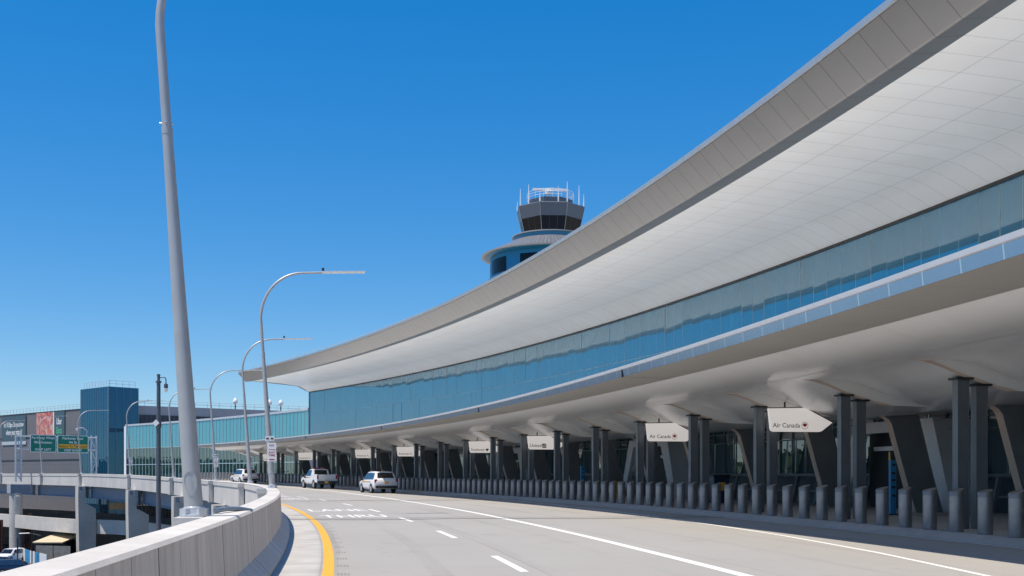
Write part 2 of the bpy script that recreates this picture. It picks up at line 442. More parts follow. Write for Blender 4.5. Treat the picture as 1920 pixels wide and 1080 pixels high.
while s < 130:
    mb = MB(); strip(mb, lambda q: 12.5 - .25*sm((q-20)/60), .15, s-3.6, s, .004)
    mb.build('lane_dash', M['white_paint'], road); s += 9.75
for txt, sb in (('THRU', 18.4), ('LANE', 25.4), ('THRU', 48.0), ('LANE', 56.5)):
    mb = MB()
    put_text(mb, txt, lambda x, y: P(sb+y, 15.25-x, .006, 1), width=2.45, height=2.7, bold=.012)
    mb.build('lane_lettering', M['white_paint'], road, smooth='keep')
# expansion joints
for sj, wv in ((15.0, .35), (16.3, .12), (42.5, .5), (-36, .3)):
    mb = MB(); mb.grid(lambda w, k: P(sj+.12*w+k*wv*.5+.35*math.sin(w*.8), w, .008, 1), frange(.74, 16.68, .8), [-1, 1])
    mb.build('expansion_joint', M['joint'], road)
# rumble grooves beside the yellow line
mb = MB()
for k in range(13):
    s = -6.6+1.7*k
    for j in range(4):
        q = 15.57-.055*j
        mb.grid(lambda a, b: P(a, b, .005, 1), [s-.32, s+.1*random.random()], [q, q-.028])
mb.build('rumble_grooves', M['groove'], road)
# deck under the road
mb = MB()
mb.sweep([(.72, -.02), (16.75, -.02), (16.75, -.5), (.72, -.5)], SS, True, True, 1)
tag(mb.build('roadway_deck', M['deck']), 'concrete deck slab of the elevated roadway', 'deck', kind='structure')
# sidewalk with kerb
mb = MB()
mb.sweep([(.715, -.3), (.715, .02), (.20, .15), (-10.2, .15), (-10.2, -.3)], frange(S0, 200, 2), False, False, 1)
tag(mb.build('pavement', M['sidewalk']), 'dark shaded pavement with kerb in front of the terminal doors', 'pavement', kind='structure')

# parapet
WI = 16.87
PW = [(WI-.25, 0), (WI-.25, .09), (WI-.03, .31), (WI, .95), (WI+.0, 1.03), (WI+.03, 1.065), (WI+.37, 1.07), (WI+.40, 1.04), (WI+.40, .75), (WI+.34, .72), (WI+.34, -.55), (WI+.05, -.55)]
loc = P(0, WI, 0)
par = empty('parapet_wall', loc)
tag(par, 'long pale concrete parapet wall curving along the left edge of the road', 'wall')
mb = MB(); mb.sweep(PW[:5]+[(WI+.05, 1.03), (WI+.05, -.5)], frange(S0, 260, 1.5), True, True, 1)
mb.build('inner_face', M['parapet'], par, loc)
mb = MB(); mb.sweep([(WI-.004, 1.031)]+PW[5:7]+[(WI+.402, 1.031)], frange(S0, 260, 1.5), True, True, 1)
mb.build('coping', M['coping'], par, loc)
mb = MB(); mb.sweep([(WI+.06, 1.028), (WI+.39, 1.028), (WI+.39, .75), (WI+.34, .72), (WI+.34, -.55), (WI+.06, -.55)], frange(S0, 260, 1.5), True, True, 1)
mb.build('outer_face', M['deck'], par, loc)

# ------------------------------------------------------------------ piers and girders
PIERS = [31.5, 58, 84, 110.3, 137]
for i, s in enumerate(PIERS):
    a = head(s); base = P(s, 17, -10)
    pr = empty('concrete_pier', base)
    tag(pr, ['fifth pale concrete pier from the left, right behind the near parapet bend',
             'fourth concrete pier from the left, right of the thick near lamp post', 'third concrete pier from the left, beside the thick near lamp post',
             'second concrete pier from the left with a diagonal shadow, left of the dark pole', 'leftmost concrete pier with a diagonal shadow, beside the tan roof'][i],
        'pier', 'concrete piers under the elevated roadway')
    g = zg(s)
    mb = MB()
    mb.prism([(17.85, -10), (18.0, -2.4), (18.0, -.56+g), (17.2, -.56+g), (17.1, -2.3), (16.9, -2.35), (15.8, -3.0), (15.8, -10)],
             lambda w, z, c: P(s+c, w, z), -.75, .75)
    mb.build('shaft', M['pier'], pr, base)
    mb = MB(); mb.prism([(17.5, -.62+g), (17.85, -.62+g), (17.85, -1.1+g), (17.5, -1.1+g)], lambda w, z, c: P(s+c, w, z), -.78, -.752)
    mb.build('bearing_plate', M['girder'], pr, base)
# girders under the deck: a steel girder span between every two piers
ends = PIERS+[163, 190, 216]
for a, b in zip(ends, ends[1:]):
    base = P((a+b)/2, 16.3, -1)
    gd = empty('steel_girder', base)
    tag(gd, 'blue grey steel girder under the deck edge between two concrete piers' if a < 130 else 'blue grey steel girder under the deck edge beyond the leftmost pier',
        'girder', 'steel girders under the deck edge')
    mb = MB(); mb.sbox(a+.9, b-.9, 16.25, 16.35, -2.05, -.5, 1); mb.build('web', M['girder'], gd, base)
    mb = MB(); mb.sbox(a+.9, b-.9, 16.0, 16.6, -2.12, -2.055, 1); mb.build('bottom_flange', M['girder'], gd, base)
    for e in (a+1.3, b-1.3):
        mb = MB(); mb.sbox(e-.05, e+.05, 16.36, 16.55, -2.04, -.52, 1); mb.build('stiffener', M['girder'], gd, base)

# ------------------------------------------------------------------ TERMINAL
TL = P(40, -10, .15)
term = empty('terminal_building', TL)
tag(term, 'long curved airport terminal with sweeping white roof overhang and blue glass band', 'terminal')
TS0, TS1 = -45.0, 126.6
ts = frange(TS0, TS1, 1.21*2)
PIT = 1.21
# roof fascia (leaning inwards towards the bottom)
mb = MB()
mb.sweep([(0, 14.80), (-.95, 13.83), (-1.0, 13.785), (-1.06, 13.775), (-1.9, 13.9)], ts)
mb.build('roof_fascia', M['fascia'], term, TL, smooth=35)
mb = MB()
mb.sweep([(.10, 14.82), (.14, 14.98), (-.4, 15.02), (-.4, 14.82)], ts, True, True)
mb.build('roof_edge_cap', M['roofcap'], term, TL)
# soffit: near flat, then bends down to the glass
prof = [(-1.9, 13.9), (-3.5, 13.86), (-5.2, 13.78), (-6.8, 13.68), (-7.7, 13.6), (-8.2, 13.54), (-8.5, 13.47), (-8.8, 13.36), (-9.2, 13.18), (-9.6, 12.98), (-9.93, 12.82)]
mb = MB(); mb.sweep(prof, ts); mb.build('roof_soffit', M['soffit'], term, TL, smooth=40)
mb = MB(); mb.sweep([(-.4, 15.0), (-50, 15.6)], frange(TS0, TS1, 4)); mb.build('roof_deck', M['roofcap'], term, TL)
# end wall under the roof and roof end cap
mb = MB()
mb.prism([(-.4, 15.0), (0.0, 14.80), (-1.0, 13.775), (-1.9, 13.9), (-8.2, 13.54), (-9.93, 12.82), (-50, 12.82), (-50, 15.58)], lambda w, z, c: P(TS1+c, w, z), .0, .25)
mb.prism([(-10.05, 5.5), (-10.05, 12.83), (-50, 12.83), (-50, 5.5)], lambda w, z, c: P(TS1+c, w, z), .0, .2)
mb.build('roof_end_panel', M['fascia'], term, TL)
# roof guard rail
mb = MB()
q = frange(40, TS1-1, 2.5)
for z in (15.45, 15.8): mb.tube([P(s, -1.6, z) for s in q], .035, 5)
for s in q: mb.tube([P(s, -1.6, 15.0), P(s, -1.6, 15.8)], .03, 5)
mb.build('roof_guard_rail', M['galv'], term, TL)
# curtain glass: flat panes, each very slightly out of true
mb = MB(); ml = MB()
n = int((TS1-TS0)/PIT)
for i in range(n):
    a = TS1-PIT*(i+1); b = a+PIT
    for (z0, z1) in ((5.2, 9.7), (9.7, 12.84)):
        o1, o2, o3 = [random.uniform(-.009, .009) for _ in range(3)]
        off = [(a, z0, o1), (b, z0, o2), (b, z1, o2+o3), (a, z1, o1+o3)]
        mb.face([P(s_, -10+d, z_) for s_, z_, d in off], 0, [(s_, z_) for s_, z_, d in off])
mb.build('curtain_glass', M['curtain'], term, TL)
mb = MB(); mb.sbox(TS0, TS1, -10.02, -9.90, 12.70, 12.82); mb.build('glass_head_channel', M['black'], term, TL)
mb = MB(); mb.sbox(TS1-.12, TS1+.12, -10.3, -9.93, 5.2, 12.69); mb.build('corner_post', M['mullion'], term, TL)
# canopy
CS1 = 128.0
cs = frange(-45, CS1, 1.21*2)
LIPW = 5.2
mb = MB(); mb.sweep([(LIPW, 5.0), (LIPW+.03, 5.25)], cs); mb.build('canopy_fascia', M['canfascia'], term, TL)
mb = MB(); mb.sweep([(LIPW+.10, 5.25), (LIPW+.12, 5.345), (LIPW-.25, 5.365), (LIPW-.25, 5.25)], cs, True, True); mb.build('canopy_rail', M['canrail'], term, TL)
mb = MB(); mb.sweep([(LIPW-.001, 4.998), (3.4, 4.98)], cs); mb.build('canopy_lip', M['lip'], term, TL)
mb = MB(); mb.sweep([(LIPW-.2, 5.355), (3, 5.5), (-10, 5.9)], cs); mb.build('canopy_roof', M['membrane'], term, TL)
BAY, SK0 = 6.19, 3.55
def zs(w):
    T = [(3.4, 4.98), (3.2, 4.89), (2.9, 4.785), (2.5, 4.695), (2.0, 4.64), (1.4, 4.63), (.6, 4.64), (.25, 4.61), (-.05, 4.54), (-.45, 4.41), (-.85, 4.25), (-1.3, 4.11), (-1.66, 4.01), (-2.0, 3.90), (-2.35, 3.85), (-3, 3.84), (-5.2, 3.80), (-7, 3.95), (-10, 4.1)]
    for (a, va), (b, vb) in zip(T, T[1:]):
        if w >= b: return va+(vb-va)*(w-a)/(b-a)
    return 4.1
WS = [3.4, 3.3, 3.2, 3.05, 2.9, 2.7, 2.5, 2.25, 2.0, 1.7, 1.4, 1.15, .9, .6, .42, .25, .1, -.05, -.25, -.45, -.65, -.85, -1.05, -1.3, -1.48, -1.66, -1.83, -2.0, -2.17, -2.35, -2.6, -3, -4, -5.2, -7, -10]
def zb(f, w):                      # f: 0 at a column line, 1 just before the next one; the dip moves inwards along each bay
    if w >= 1.15: return zs(w)
    return zs(min(w+1.42*f*f*sm((w+4.0)/1.1), 1.15))
mb = MB()
for k in range(-8, 21):
    a = SK0+BAY*k; b = min(a+BAY, CS1)
    if a >= CS1: break
    mb.grid(lambda s, w: P(s, w, zb((s-a)/BAY, w)), frange(a, b, .62), WS, 0)
    ww = [w for w in WS if 1.0 >= w >= -4]
    mb.grid(lambda w, kk: P(a, w, zs(w) if kk == 0 else max(zs(w)+.002, zb(1, w))), ww, [0, 1], 0)      # riser between two bays
    tr = MB(); tr.grid(lambda w, kk: P(a-.006, w, zs(w)-.004+.085*kk*sm((1.0-w)/.8)*sm((w+2.75)/.5)), [w for w in ww if w >= -2.8], [0, 1], 0)
    if k >= -1: tr.build('canopy_soffit_trim', M['trim'], term, TL, smooth=40)
mb.build('canopy_soffit', M['cansoffit'], term, TL, smooth=30)
mb = MB()
mb.grid(lambda s, w: P(s, w, zs(w)-.005), frange(-45, CS1, .5), [1.17, 1.21])
mb.build('canopy_soffit_seam', M['seam'], term, TL)
mb = MB(); mb.prism([(LIPW, 5.3), (LIPW, 5.0), (3.4, 4.98), (2.5, 4.695), (.6, 4.64), (-2.3, 3.85), (-10, 4.1), (-10, 5.9), (3, 5.5)], lambda w, z, c: P(CS1+c, w, z), 0, .15)
mb.build('canopy_end_panel', M['sign'], term, TL)
# dark gaps between canopy edge sections
mb = MB()
for s in (-11, 13.9, 36.3, 61, 86, 111):
    mb.sbox(s-.03, s+.03, LIPW-.02, LIPW+.045, 4.985, 5.26)
    mb.grid(lambda a, w: P(a, w, 4.998-.01*(LIPW-w)-.005), [s-.03, s+.03], [LIPW-.02, 3.42])
mb.build('canopy_joint_gap', M['black'], term, TL)
# paired columns
for k in range(0, 20):
    s = SK0+BAY*k+.13
    for w in (-1.0, -1.55):
        zt = zs(w)+.02
        mb = MB(); wid, dep = .34, .2
        # welded steel section: web box with proud flanges
        mb.sbox(s-dep*.5, s+dep*.5, w-wid*.5+.03, w+wid*.5-.03, .15+zg(s), zt)
        mb.sbox(s-dep*.5-.02, s+dep*.5+.02, w+wid*.5-.032, w+wid*.5, .15+zg(s), zt)
        mb.sbox(s-dep*.5-.02, s+dep*.5+.02, w-wid*.5, w-wid*.5+.032, .15+zg(s), zt)
        c = mb.build('canopy_column', M['column'], term, TL)
        mb = MB(); mb.sbox(s-.19, s+.19, w-.26, w+.26, zt-.09, zt-.03)
        mb.build('cap_plate', M['black'], c, TL)
# leaning fin walls
for k in range(-1, 19):
    s = 8.4+BAY*k
    if s > 124: break
    mb = MB()
    z0 = .15
    fr = [(-6.66, z0), (-6.35, 1.06), (-5.62, 3.5), (-5.5, 3.66), (-5.3, 3.79)]
    bk = [(-6.75, 3.86), (-7.38, 1.52), (-7.8, z0)]
    mb.prism(fr+bk, lambda w, z, c: P(s+c, w, z), -.17, .17)
    f = mb.build('fin_wall', M['fin'], term, TL)
    mb = MB(); mb.grid(lambda u, i: P(s+u, fr[int(i)][0]+.02, fr[int(i)][1]+.004), [-.17, .17], [0, 1, 2, 3, 4])
    mb.build('edge_trim', M['trim'], f, TL, smooth=50)
# plinth, rail and lobby glass
PS0, PS1 = -30, 122
mb = MB()
mb.sweep([(-9.55, .15), (-9.85, 1.42), (-9.98, 1.42)], frange(PS0, PS1, 2))
mb.build('plinth', M['plinth'], term, TL)
mb = MB()
mb.sbox(PS0, PS1, -9.45, -9.28, 1.50, 1.62)
mb.build('ledge_rail', M['column'], term, TL)
mb = MB()
for k in range(int((PS1-PS0)/2.06)):
    s = PS0+2.06*k
    mb.prism([(-9.25, 1.5), (-9.43, 1.5), (-9.12, .15), (-8.94, .15)], lambda w, z, c: P(s+c, w, z), -.05, .05)
mb.sbox(PS0, PS1, -9.34, -9.27, .72, .79)
mb.build('ledge_brackets', M['fin'], term, TL)
mb = MB(); ml = MB()
n = int((PS1-PS0)/PIT)
for i in range(n):
    a = PS0+PIT*i; b = a+PIT
    for z0, z1 in ((1.42, 3.38), (3.38, 4.1)):
        o1, o2, o3 = [random.uniform(-.004, .004) for _ in range(3)]
        mb.face([P(a, -10+o1, z0), P(b, -10+o2, z0), P(b, -10+o2+o3, z1), P(a, -10+o1+o3, z1)], 0, [(a, z0), (b, z0), (b, z1), (a, z1)])
    ml.prism([(-.025, 1.42), (.025, 1.42), (.025, 4.08), (-.025, 4.08)], lambda u, z, c: P(b+u, c, z), -9.98, -9.92)
for z in (1.45, 3.38, 3.9): ml.sbox(PS0, PS1, -9.978, -9.93, z-.03, z+.03)
mb.build('lobby_glass', M['lobby_glass'], term, TL); ml.build('lobby_mullions', M['mullion'], term, TL)
# vestibules
for s0 in (15.0, 39.76, 64.5, 89.3):
    a, b = s0, s0+5.5
    mb = MB()
    F = lambda w0: (lambda u, z, c: P(u, c, z))
    mb.prism([(a-.9, .15), (a-.15, .15), (a+1.15, 3.34), (b-.4, 3.34), (b+.9, .15), (b+1.5, .15), (b+.2, 3.80), (a+.3, 3.80)], lambda u, z, c: P(u, c, z), -8.25, -7.95)
    v = mb.build('vestibule', M['portal'], term, TL)
    mb = MB()
    mb.prism([(a-.85, .16), (a-.2, .16), (a+1.0, 3.78), (a+.35, 3.78)], lambda u, z, c: P(u, c, z), -9.9, -8.252)
    mb.sbox(a+.4, b+.2, -9.9, -8.26, 3.60, 3.78)
    mb.build('side_panel', M['portal'], v, TL)
    mb = MB(); mb.sbox(a+.2, b+.2, -8.75, -8.7, .16, 3.36); mb.build('door_glass', M['black'], v, TL)
    mb = MB()
    for q in (a+.95, a+1.35, a+2.6, a+3.0, a+4.1): mb.sbox(q-.05, q+.05, -8.68, -8.6, .2, 2.55)
    mb.build('door_bar', M['brass'], v, TL)
    mb = MB(); mb.sbox(a+.9, b-.3, -8.66, -8.58, 2.6, 2.78); mb.build('door_header', M['canrail'], v, TL)

# ------------------------------------------------------------------ bollards
def make_bollard():
    mb = MB(); n = 20; r = .178
    i0 = 0
    for z, rr in ((0, r*.97), (.03, r), (.905, r)):
        for j in range(n):
            a = 2*math.pi*j/n; mb.v.append(Vector((rr*math.cos(a), rr*math.sin(a), z)))
    for lv in range(2):
        for j in range(n):
            j2 = (j+1) % n
            mb.f.append([lv*n+j, lv*n+j2, lv*n+n+j2, lv*n+n+j]); mb.m.append(0); mb.uv.append([(0, 0)]*4)
    b = mb.build('bollard', M['bollard'], smooth=40)
    mb = MB()
    # slanted cap above a fine groove
    rings = []
    for lv, rr in ((.905, r-.012), (.925, r-.012), (.925, r)):
        rings.append([Vector((rr*math.cos(2*math.pi*j/n), rr*math.sin(2*math.pi*j/n), lv)) for j in range(n)])
    top = [(r, 0), (r-.012, .012), (r*.5, .0125)]
    for rr, dz in top:
        rings.append([Vector((rr*math.cos(2*math.pi*j/n), rr*math.sin(2*math.pi*j/n), 1.055+dz+.26*rr*math.cos(2*math.pi*j/n))) for j in range(n)])
    for ring in rings: mb.v += ring
    for lv in range(len(rings)-1):
        for j in range(n):
            j2 = (j+1) % n
            mb.f.append([lv*n+j, lv*n+j2, lv*n+n+j2, lv*n+n+j]); mb.m.append(0); mb.uv.append([(0, 0)]*4)
    mb.f.append([(len(rings)-1)*n+j for j in range(n)]); mb.m.append(0); mb.uv.append([(0, 0)]*n)
    mb.build('cap', M['bollard_cap'], b, smooth=40)
    return b
bol = make_bollard()
tag(bol, 'dark grey steel bollard with slanted top in the long kerb row', 'bollard', 'bollards along the terminal kerb')
k = 0
while True:
    s = 1.182*k
    if s > 146: break
    o = bol if k == 0 else copy_tree(bol)
    p = P(s, 0, .15, 1); o.location = p; o.rotation_euler = (0, 0, head(s))
    k += 1

# ------------------------------------------------------------------ hanging airline signs
LEAF = [(0, 1), (.13, .72), (.32, .82), (.27, .42), (.5, .62), (.56, .48), (.86, .52), (.75, .3), (.92, .2), (.45, -.2), (.52, -.38), (.06, -.32), (.05, -.8), (-.05, -.8), (-.06, -.32), (-.52, -.38), (-.45, -.2), (-.92, .2), (-.75, .3), (-.86, .52), (-.56, .48), (-.5, .62), (-.27, .42), (-.32, .82), (-.13, .72)]
HEART = [(math.sin(t)**3*.95, (13*math.cos(t)-5*math.cos(2*t)-2*math.cos(3*t)-math.cos(4*t))/17) for t in [2*math.pi*i/28 for i in range(28)]]
BIRD = [(-.9, .9), (-.35, .75), (.1, .1), (.35, -.1), (.95, -.75), (.35, -.55), (-.1, -.3), (-.45, .25)]
def hang_sign(s, text, emblem, label, tw):
    base = P(s, -2.3, 3.2)
    t = empty('hanging_sign', base); tag(t, label, 'sign', 'arrow shaped signs under the canopy')
    out = [(-1.03, 4.07), (-2.47, 4.11), (-2.62, 4.07), (-3.67, 3.56), (-3.22, 3.23), (-3.12, 3.205), (-1.25, 3.2), (-1.16, 3.23), (-1.12, 3.3)]
    mb = MB(); mb.prism(out, lambda w, z, c: P(s+c, w, z), -.055, .055); mb.build('panel', M['lightbox'], t, base)
    big = [(-.99, 4.10), (-2.48, 4.145), (-2.64, 4.105), (-3.70, 3.585), (-3.67, 3.56), (-2.62, 4.07), (-2.47, 4.11), (-1.03, 4.07)]
    mb = MB(); mb.prism(big, lambda w, z, c: P(s+c, w, z), -.075, .075); mb.build('frame', M['ink'], t, base)
    mb = MB(); mb.tube([P(s, -1.72, 4.1), P(s, -1.72, zb(.85, -1.72)+.01)], .035, 8)
    mb.tube([P(s, -3.0, 3.88), P(s, -3.0, zb(.85, -3.0)+.01)], .03, 8)
    mb.build('hanger', M['black'], t, base)
    mb = MB(); put_text(mb, text, lambda x, y: P(s-.058, -1.2-x, 3.36+y), width=tw, bold=.006); mb.build('lettering', M['ink'], t, base, smooth='keep')
    cx, cz = -1.2-tw-.2, 3.44
    E = lambda x, y, d=.059, r=.13: P(s-d, cx-x*r, cz+y*r)
    mb = MB()
    if emblem == 'leaf':
        mb.face([E(math.cos(2*math.pi*i/24), math.sin(2*math.pi*i/24), .0585, .14) for i in range(24)], 1)
        mb.face([E(math.cos(2*math.pi*i/24), math.sin(2*math.pi*i/24), .060, .124) for i in range(24)], 2)
        i = len(mb.v)
        mb.v.append(E(0, 0, .062, .112)); mb.v += [E(x, y, .062, .112) for x, y in LEAF]
        for q in range(len(LEAF)): mb.f.append([i, i+1+q, i+1+(q+1) % len(LEAF)]); mb.m.append(1); mb.uv.append([(0, 0)]*3)
    elif emblem == 'heart':
        i = len(mb.v); mb.v.append(E(0, 0)); mb.v += [E(x, y) for x, y in HEART]
        for q in range(len(HEART)): mb.f.append([i, i+1+q, i+1+(q+1) % len(HEART)]); mb.m.append(0); mb.uv.append([(0, 0)]*3)
    elif emblem == 'globe':
        mb.face([E(x, y, .059, .14) for x, y in ((-1, -1), (1, -1), (1, 1), (-1, 1))], 0)
        for r0 in (.35, .75, 1.15):
            for j in range(8):
                a0, a1 = R_(90+j*11), R_(90+(j+1)*11)
                pts = [(.8+r0*1.2*math.cos(a0), -.8+r0*1.2*math.sin(a0)), (.8+r0*1.2*math.cos(a1), -.8+r0*1.2*math.sin(a1)),
                       (.8+(r0+.12)*1.2*math.cos(a1), -.8+(r0+.12)*1.2*math.sin(a1)), (.8+(r0+.12)*1.2*math.cos(a0), -.8+(r0+.12)*1.2*math.sin(a0))]
                if all(abs(x) < 1 and abs(y) < 1 for x, y in pts): mb.face([E(x, y, .062, .14) for x, y in pts], 2)
    else:
        i = len(mb.v); mb.v.append(E(0, 0)); mb.v += [E(x, y) for x, y in BIRD]
        for q in range(len(BIRD)): mb.f.append([i, i+1+q, i+1+(q+1) % len(BIRD)]); mb.m.append(0); mb.uv.append([(0, 0)]*3)
    mb.build('emblem', [M['ink'], M['red'], M['lightbox']], t, base, smooth='keep')
sk = lambda k: SK0+BAY*k-.55
for kk, tx, em, tw, lb in ((2, 'Air Canada', 'leaf', 1.12, 'largest white arrow sign, unobstructed, with a red leaf emblem in a circle'),
                           (4, 'Air Canada', 'leaf', 1.12, 'second white arrow sign with red leaf emblem, its tip behind a column'),
                           (7, 'United', 'globe', .80, 'white arrow sign with a dark square globe emblem'),
                           (9, 'Southwest', 'heart', 1.10, 'white arrow sign with a dark heart emblem'),
                           (12, 'American', 'bird', 1.0, 'white arrow sign with bird emblem just right of the white SUV'),
                           (14, 'American', 'bird', 1.0, 'white arrow sign with bird emblem above between pickup truck and SUV'),
                           (17, 'American', 'bird', 1.0, 'small white arrow sign with bird emblem left of the pickup truck'),
                           (19, 'American', 'bird', 1.0, 'farthest white arrow sign, half behind the lamp post notice')):
    hang_sign(sk(kk), tx, em, lb, tw)

# ------------------------------------------------------------------ pavement furniture
def totem(s, w, label):
    base = P(s, w, .15); t = empty('information_totem', base); tag(t, label, 'information post')
    mb = MB(); mb.sbox(s-.06, s+.06, w-.11, w+.11, .19, 2.1); mb.build('panel', M['blue_ink'], t, base)
    mb = MB(); mb.sbox(s-.12, s+.12, w-.2, w+.2, .15, .19); mb.build('base', M['black'], t, base)
    mb = MB()
    for z in (1.9, 1.6, 1.35, 1.1, .8): mb.sbox(s-.066, s-.0605, w-.08, w+.03+.05*random.random(), z, z+.08)
    mb.build('print', M['ink'], t, base)
totem(12.5, -4.4, 'blue information totem beside the doorway, near the right edge')
totem(44.6, -4.2, 'blue information totem half hidden by bollards under the middle signs')
base = P(26.7, -4.3, .15); t = empty('litter_bin', base); tag(t, 'dark navy litter bin on the pavement behind the bollards', 'bin')
mb = MB(); mb.sbox(26.3, 27.2, -4.75, -3.95, .2, 1.45); mb.build('body', M['carblue'], t, base)
mb = MB(); mb.sbox(26.25, 27.25, -4.8, -3.9, 1.452, 1.58); mb.build('lid', M['black'], t, base)
mb = MB(); mb.sbox(26.28, 26.297, -4.55, -4.2, .8, 1.2); mb.build('poster', M['amber'], t, base)
base = P(38.0, -9.8, 2.1); t = empty('framed_poster', base); tag(t, 'small framed poster with orange disc on the facade', 'poster')
mb = MB(); mb.sbox(27.4, 27.45, -6.9, -6.1, 2.0, 3.0); mb.build('backing', M['black'], t, base)
mb = MB(); mb.face([P(27.396, -6.5+.24*math.cos(2*math.pi*i/20), 2.55+.24*math.sin(2*math.pi*i/20)) for i in range(20)]); mb.build('disc', M['amber'], t, base)
mb = MB(); mb.sbox(27.39, 27.398, -6.75, -6.25, 2.07, 2.17); mb.build('caption', M['signwhite'], t, base)
base = P(38.5, -4.0, .15); t = empty('folding_notice', base); tag(t, 'yellow folding floor notice on the pavement behind the bollards', 'notice')
for q in (-1, 1):
    mb = MB(); mb.prism([(-4.25, .16), (-3.75, .16), (-3.85, 1.15), (-4.15, 1.15)], lambda w, z, c: P(38.5+q*(.25-.2*(z-.16))+c, w, z), -.012, .012)
    mb.build('leaf', M['plate'], t, base)

# ------------------------------------------------------------------ lamp posts
def make_lamp():
    t = empty('street_lamp', (0, 0, 0))
    tilt = R_(3.9); H = 6.5
    top = Vector((-math.sin(tilt)*H, 0, math.cos(tilt)*H))   # leans away from the road (-x)
    mb = MB(); mb.tube([top*f for f in (.01, .25, .5, .70, .78)], [.124, .107, .087, .072, .068], 20); pl = mb.build('pole', M['lamp'], t, smooth=40)
    d = top.normalized()
    arc = [top*f for f in (.776, .9)]; rr = [.063, .060]
    r = 1.65; c = top + Vector((r, 0, 0))
    for i in range(0, 17):
        a = math.pi - (R_(86))*i/16
        arc.append(c + Vector((r*math.cos(a), 0, r*math.sin(a)*1.12))); rr.append(.059-.016*i/16)
    e = arc[-1]
    for i in range(1, 4): arc.append(e + Vector((.27*i, 0, .018*i))); rr.append(.042)
    mb = MB(); mb.tube(arc, rr, 16); mb.build('arm', M['lamp'], t, smooth=50)
    e = arc[-1]
    mb = MB()
    mb.box(e+Vector((.82, 0, .055)), (1.66, .3, .045), rot=Matrix.Rotation(-R_(3), 3, 'Y'))
    mb.build('luminaire', M['lampwhite'], t)
    lum = t.children[-1]
    for i in range(5):
        mb = MB(); mb.box(e+Vector((.17+.33*i, 0, .012+.017*i)), (.27, .26, .04), rot=Matrix.Rotation(-R_(3), 3, 'Y')); mb.build('lamp_module', M['signwhite'], lum)
    mb = MB(); mb.lathe([(.05, 0), (.05, .1), (.03, .12)], e+Vector((.02, 0, .07)), 10); mb.build('photocell', M['black'], lum, smooth=40)
    # base
    mb = MB(); mb.lathe([(.19, 0), (.19, .03), (.14, .035), (.14, .12), (.125, .13)], (0, 0, 0), 20)
    for i in range(4):
        a = math.pi/4+i*math.pi/2
        mb.box((.15*math.cos(a), .15*math.sin(a), .055), (.07, .13, .10), a)
    bs = mb.build('base_cover', M['galv'], t, smooth=30)
    mb = MB(); mb.tube([top*.778, top*.792], .072, 20); mb.build('collar', M['lamp'], t, smooth=40)
    mb = MB()
    for a in (0, math.pi, -math.pi/2): mb.tube([top*.80+Vector((math.cos(a), math.sin(a), 0))*.055, top*.80+Vector((math.cos(a), math.sin(a), 0))*.09], .012, 6)
    mb.build('bolts', M['galv'], t)
    # hand hole cover: teardrop plate on the side facing oncoming traffic
    mb = MB()
    pts = []
    for i in range(24):
        a = 2*math.pi*i/24; x = .098*math.sin(a); z = .15*math.cos(a)
        if z < 0: z *= 1.25; x *= (1-.25*(z/-.19))
        pts.append((x, z))
    def hh(x, z, dd):
        q = d*(.46+z); ang = -math.pi/2 + x/.12
        return q + Vector((math.cos(ang), math.sin(ang), 0))*(.1165+dd)
    i0 = 0
    ring0 = [hh(x, z, .0) for x, z in pts]; ring1 = [hh(x, z, .012) for x, z in pts]; ring2 = [hh(x*.86, z*.88, .012) for x, z in pts]; ring3 = [hh(x*.86, z*.88, .006) for x, z in pts]
    mb.v += ring0+ring1+ring2+ring3
    for lv in range(3):
        for j in range(24):
            j2 = (j+1) % 24; mb.f.append([lv*24+j, lv*24+j2, lv*24+24+j2, lv*24+24+j]); mb.m.append(0); mb.uv.append([(0, 0)]*4)
    mb.f.append([72+j for j in range(24)]); mb.m.append(0); mb.uv.append([(0, 0)]*24)
    mb.build('hand_hole_cover', M['lamp'], t, smooth=45)
    return t
lamp = make_lamp()
LW = WI+.27
LAMPS = [(-8.1, LW+.28, 'nearest thick grey street lamp leaning left, its top out of frame'),
         (21.0, LW-.12, 'second street lamp with curved arm and parking notice, at the parapet bend'),
         (43.6, LW-.25, 'third street lamp, behind and left of the second, beside the farthest SUV'),
         (65.0, LW-.15, 'street lamp with a small red and white notice before the pale canopy end'),
         (88.9, LW, 'street lamp half hidden behind the nearest thick pole'),
         (112.6, LW, 'street lamp whose arm meets the dark camera pole'),
         (138.2, LW, 'street lamp in front of the blue glass stair block'),
         (157.6, LW, 'street lamp in front of the left green road sign'),
         (177.0, LW, 'leftmost street lamp in front of the dark teal banner')]
lamp_objs = []
for i, (s, w, lb) in enumerate(LAMPS):
    o = lamp if i == 0 else copy_tree(lamp)
    o.location = P(s, w, 1.07, 1); o.rotation_euler = (0, 0, head(s)); tag(o, lb, 'street lamp', 'street lamps along the parapet')
    # pilaster on the parapet under every lamp
    mb = MB(); mb.sbox(s-.36, s+.36, WI+.405, WI+.70, -.55, 1.066, 1)
    mb.sbox(s-.46, s+.46, WI+.404, WI+.75, .86, 1.0672, 1)
    mb.build('pilaster', M['deck'], par, loc)
    lamp_objs.append(o)
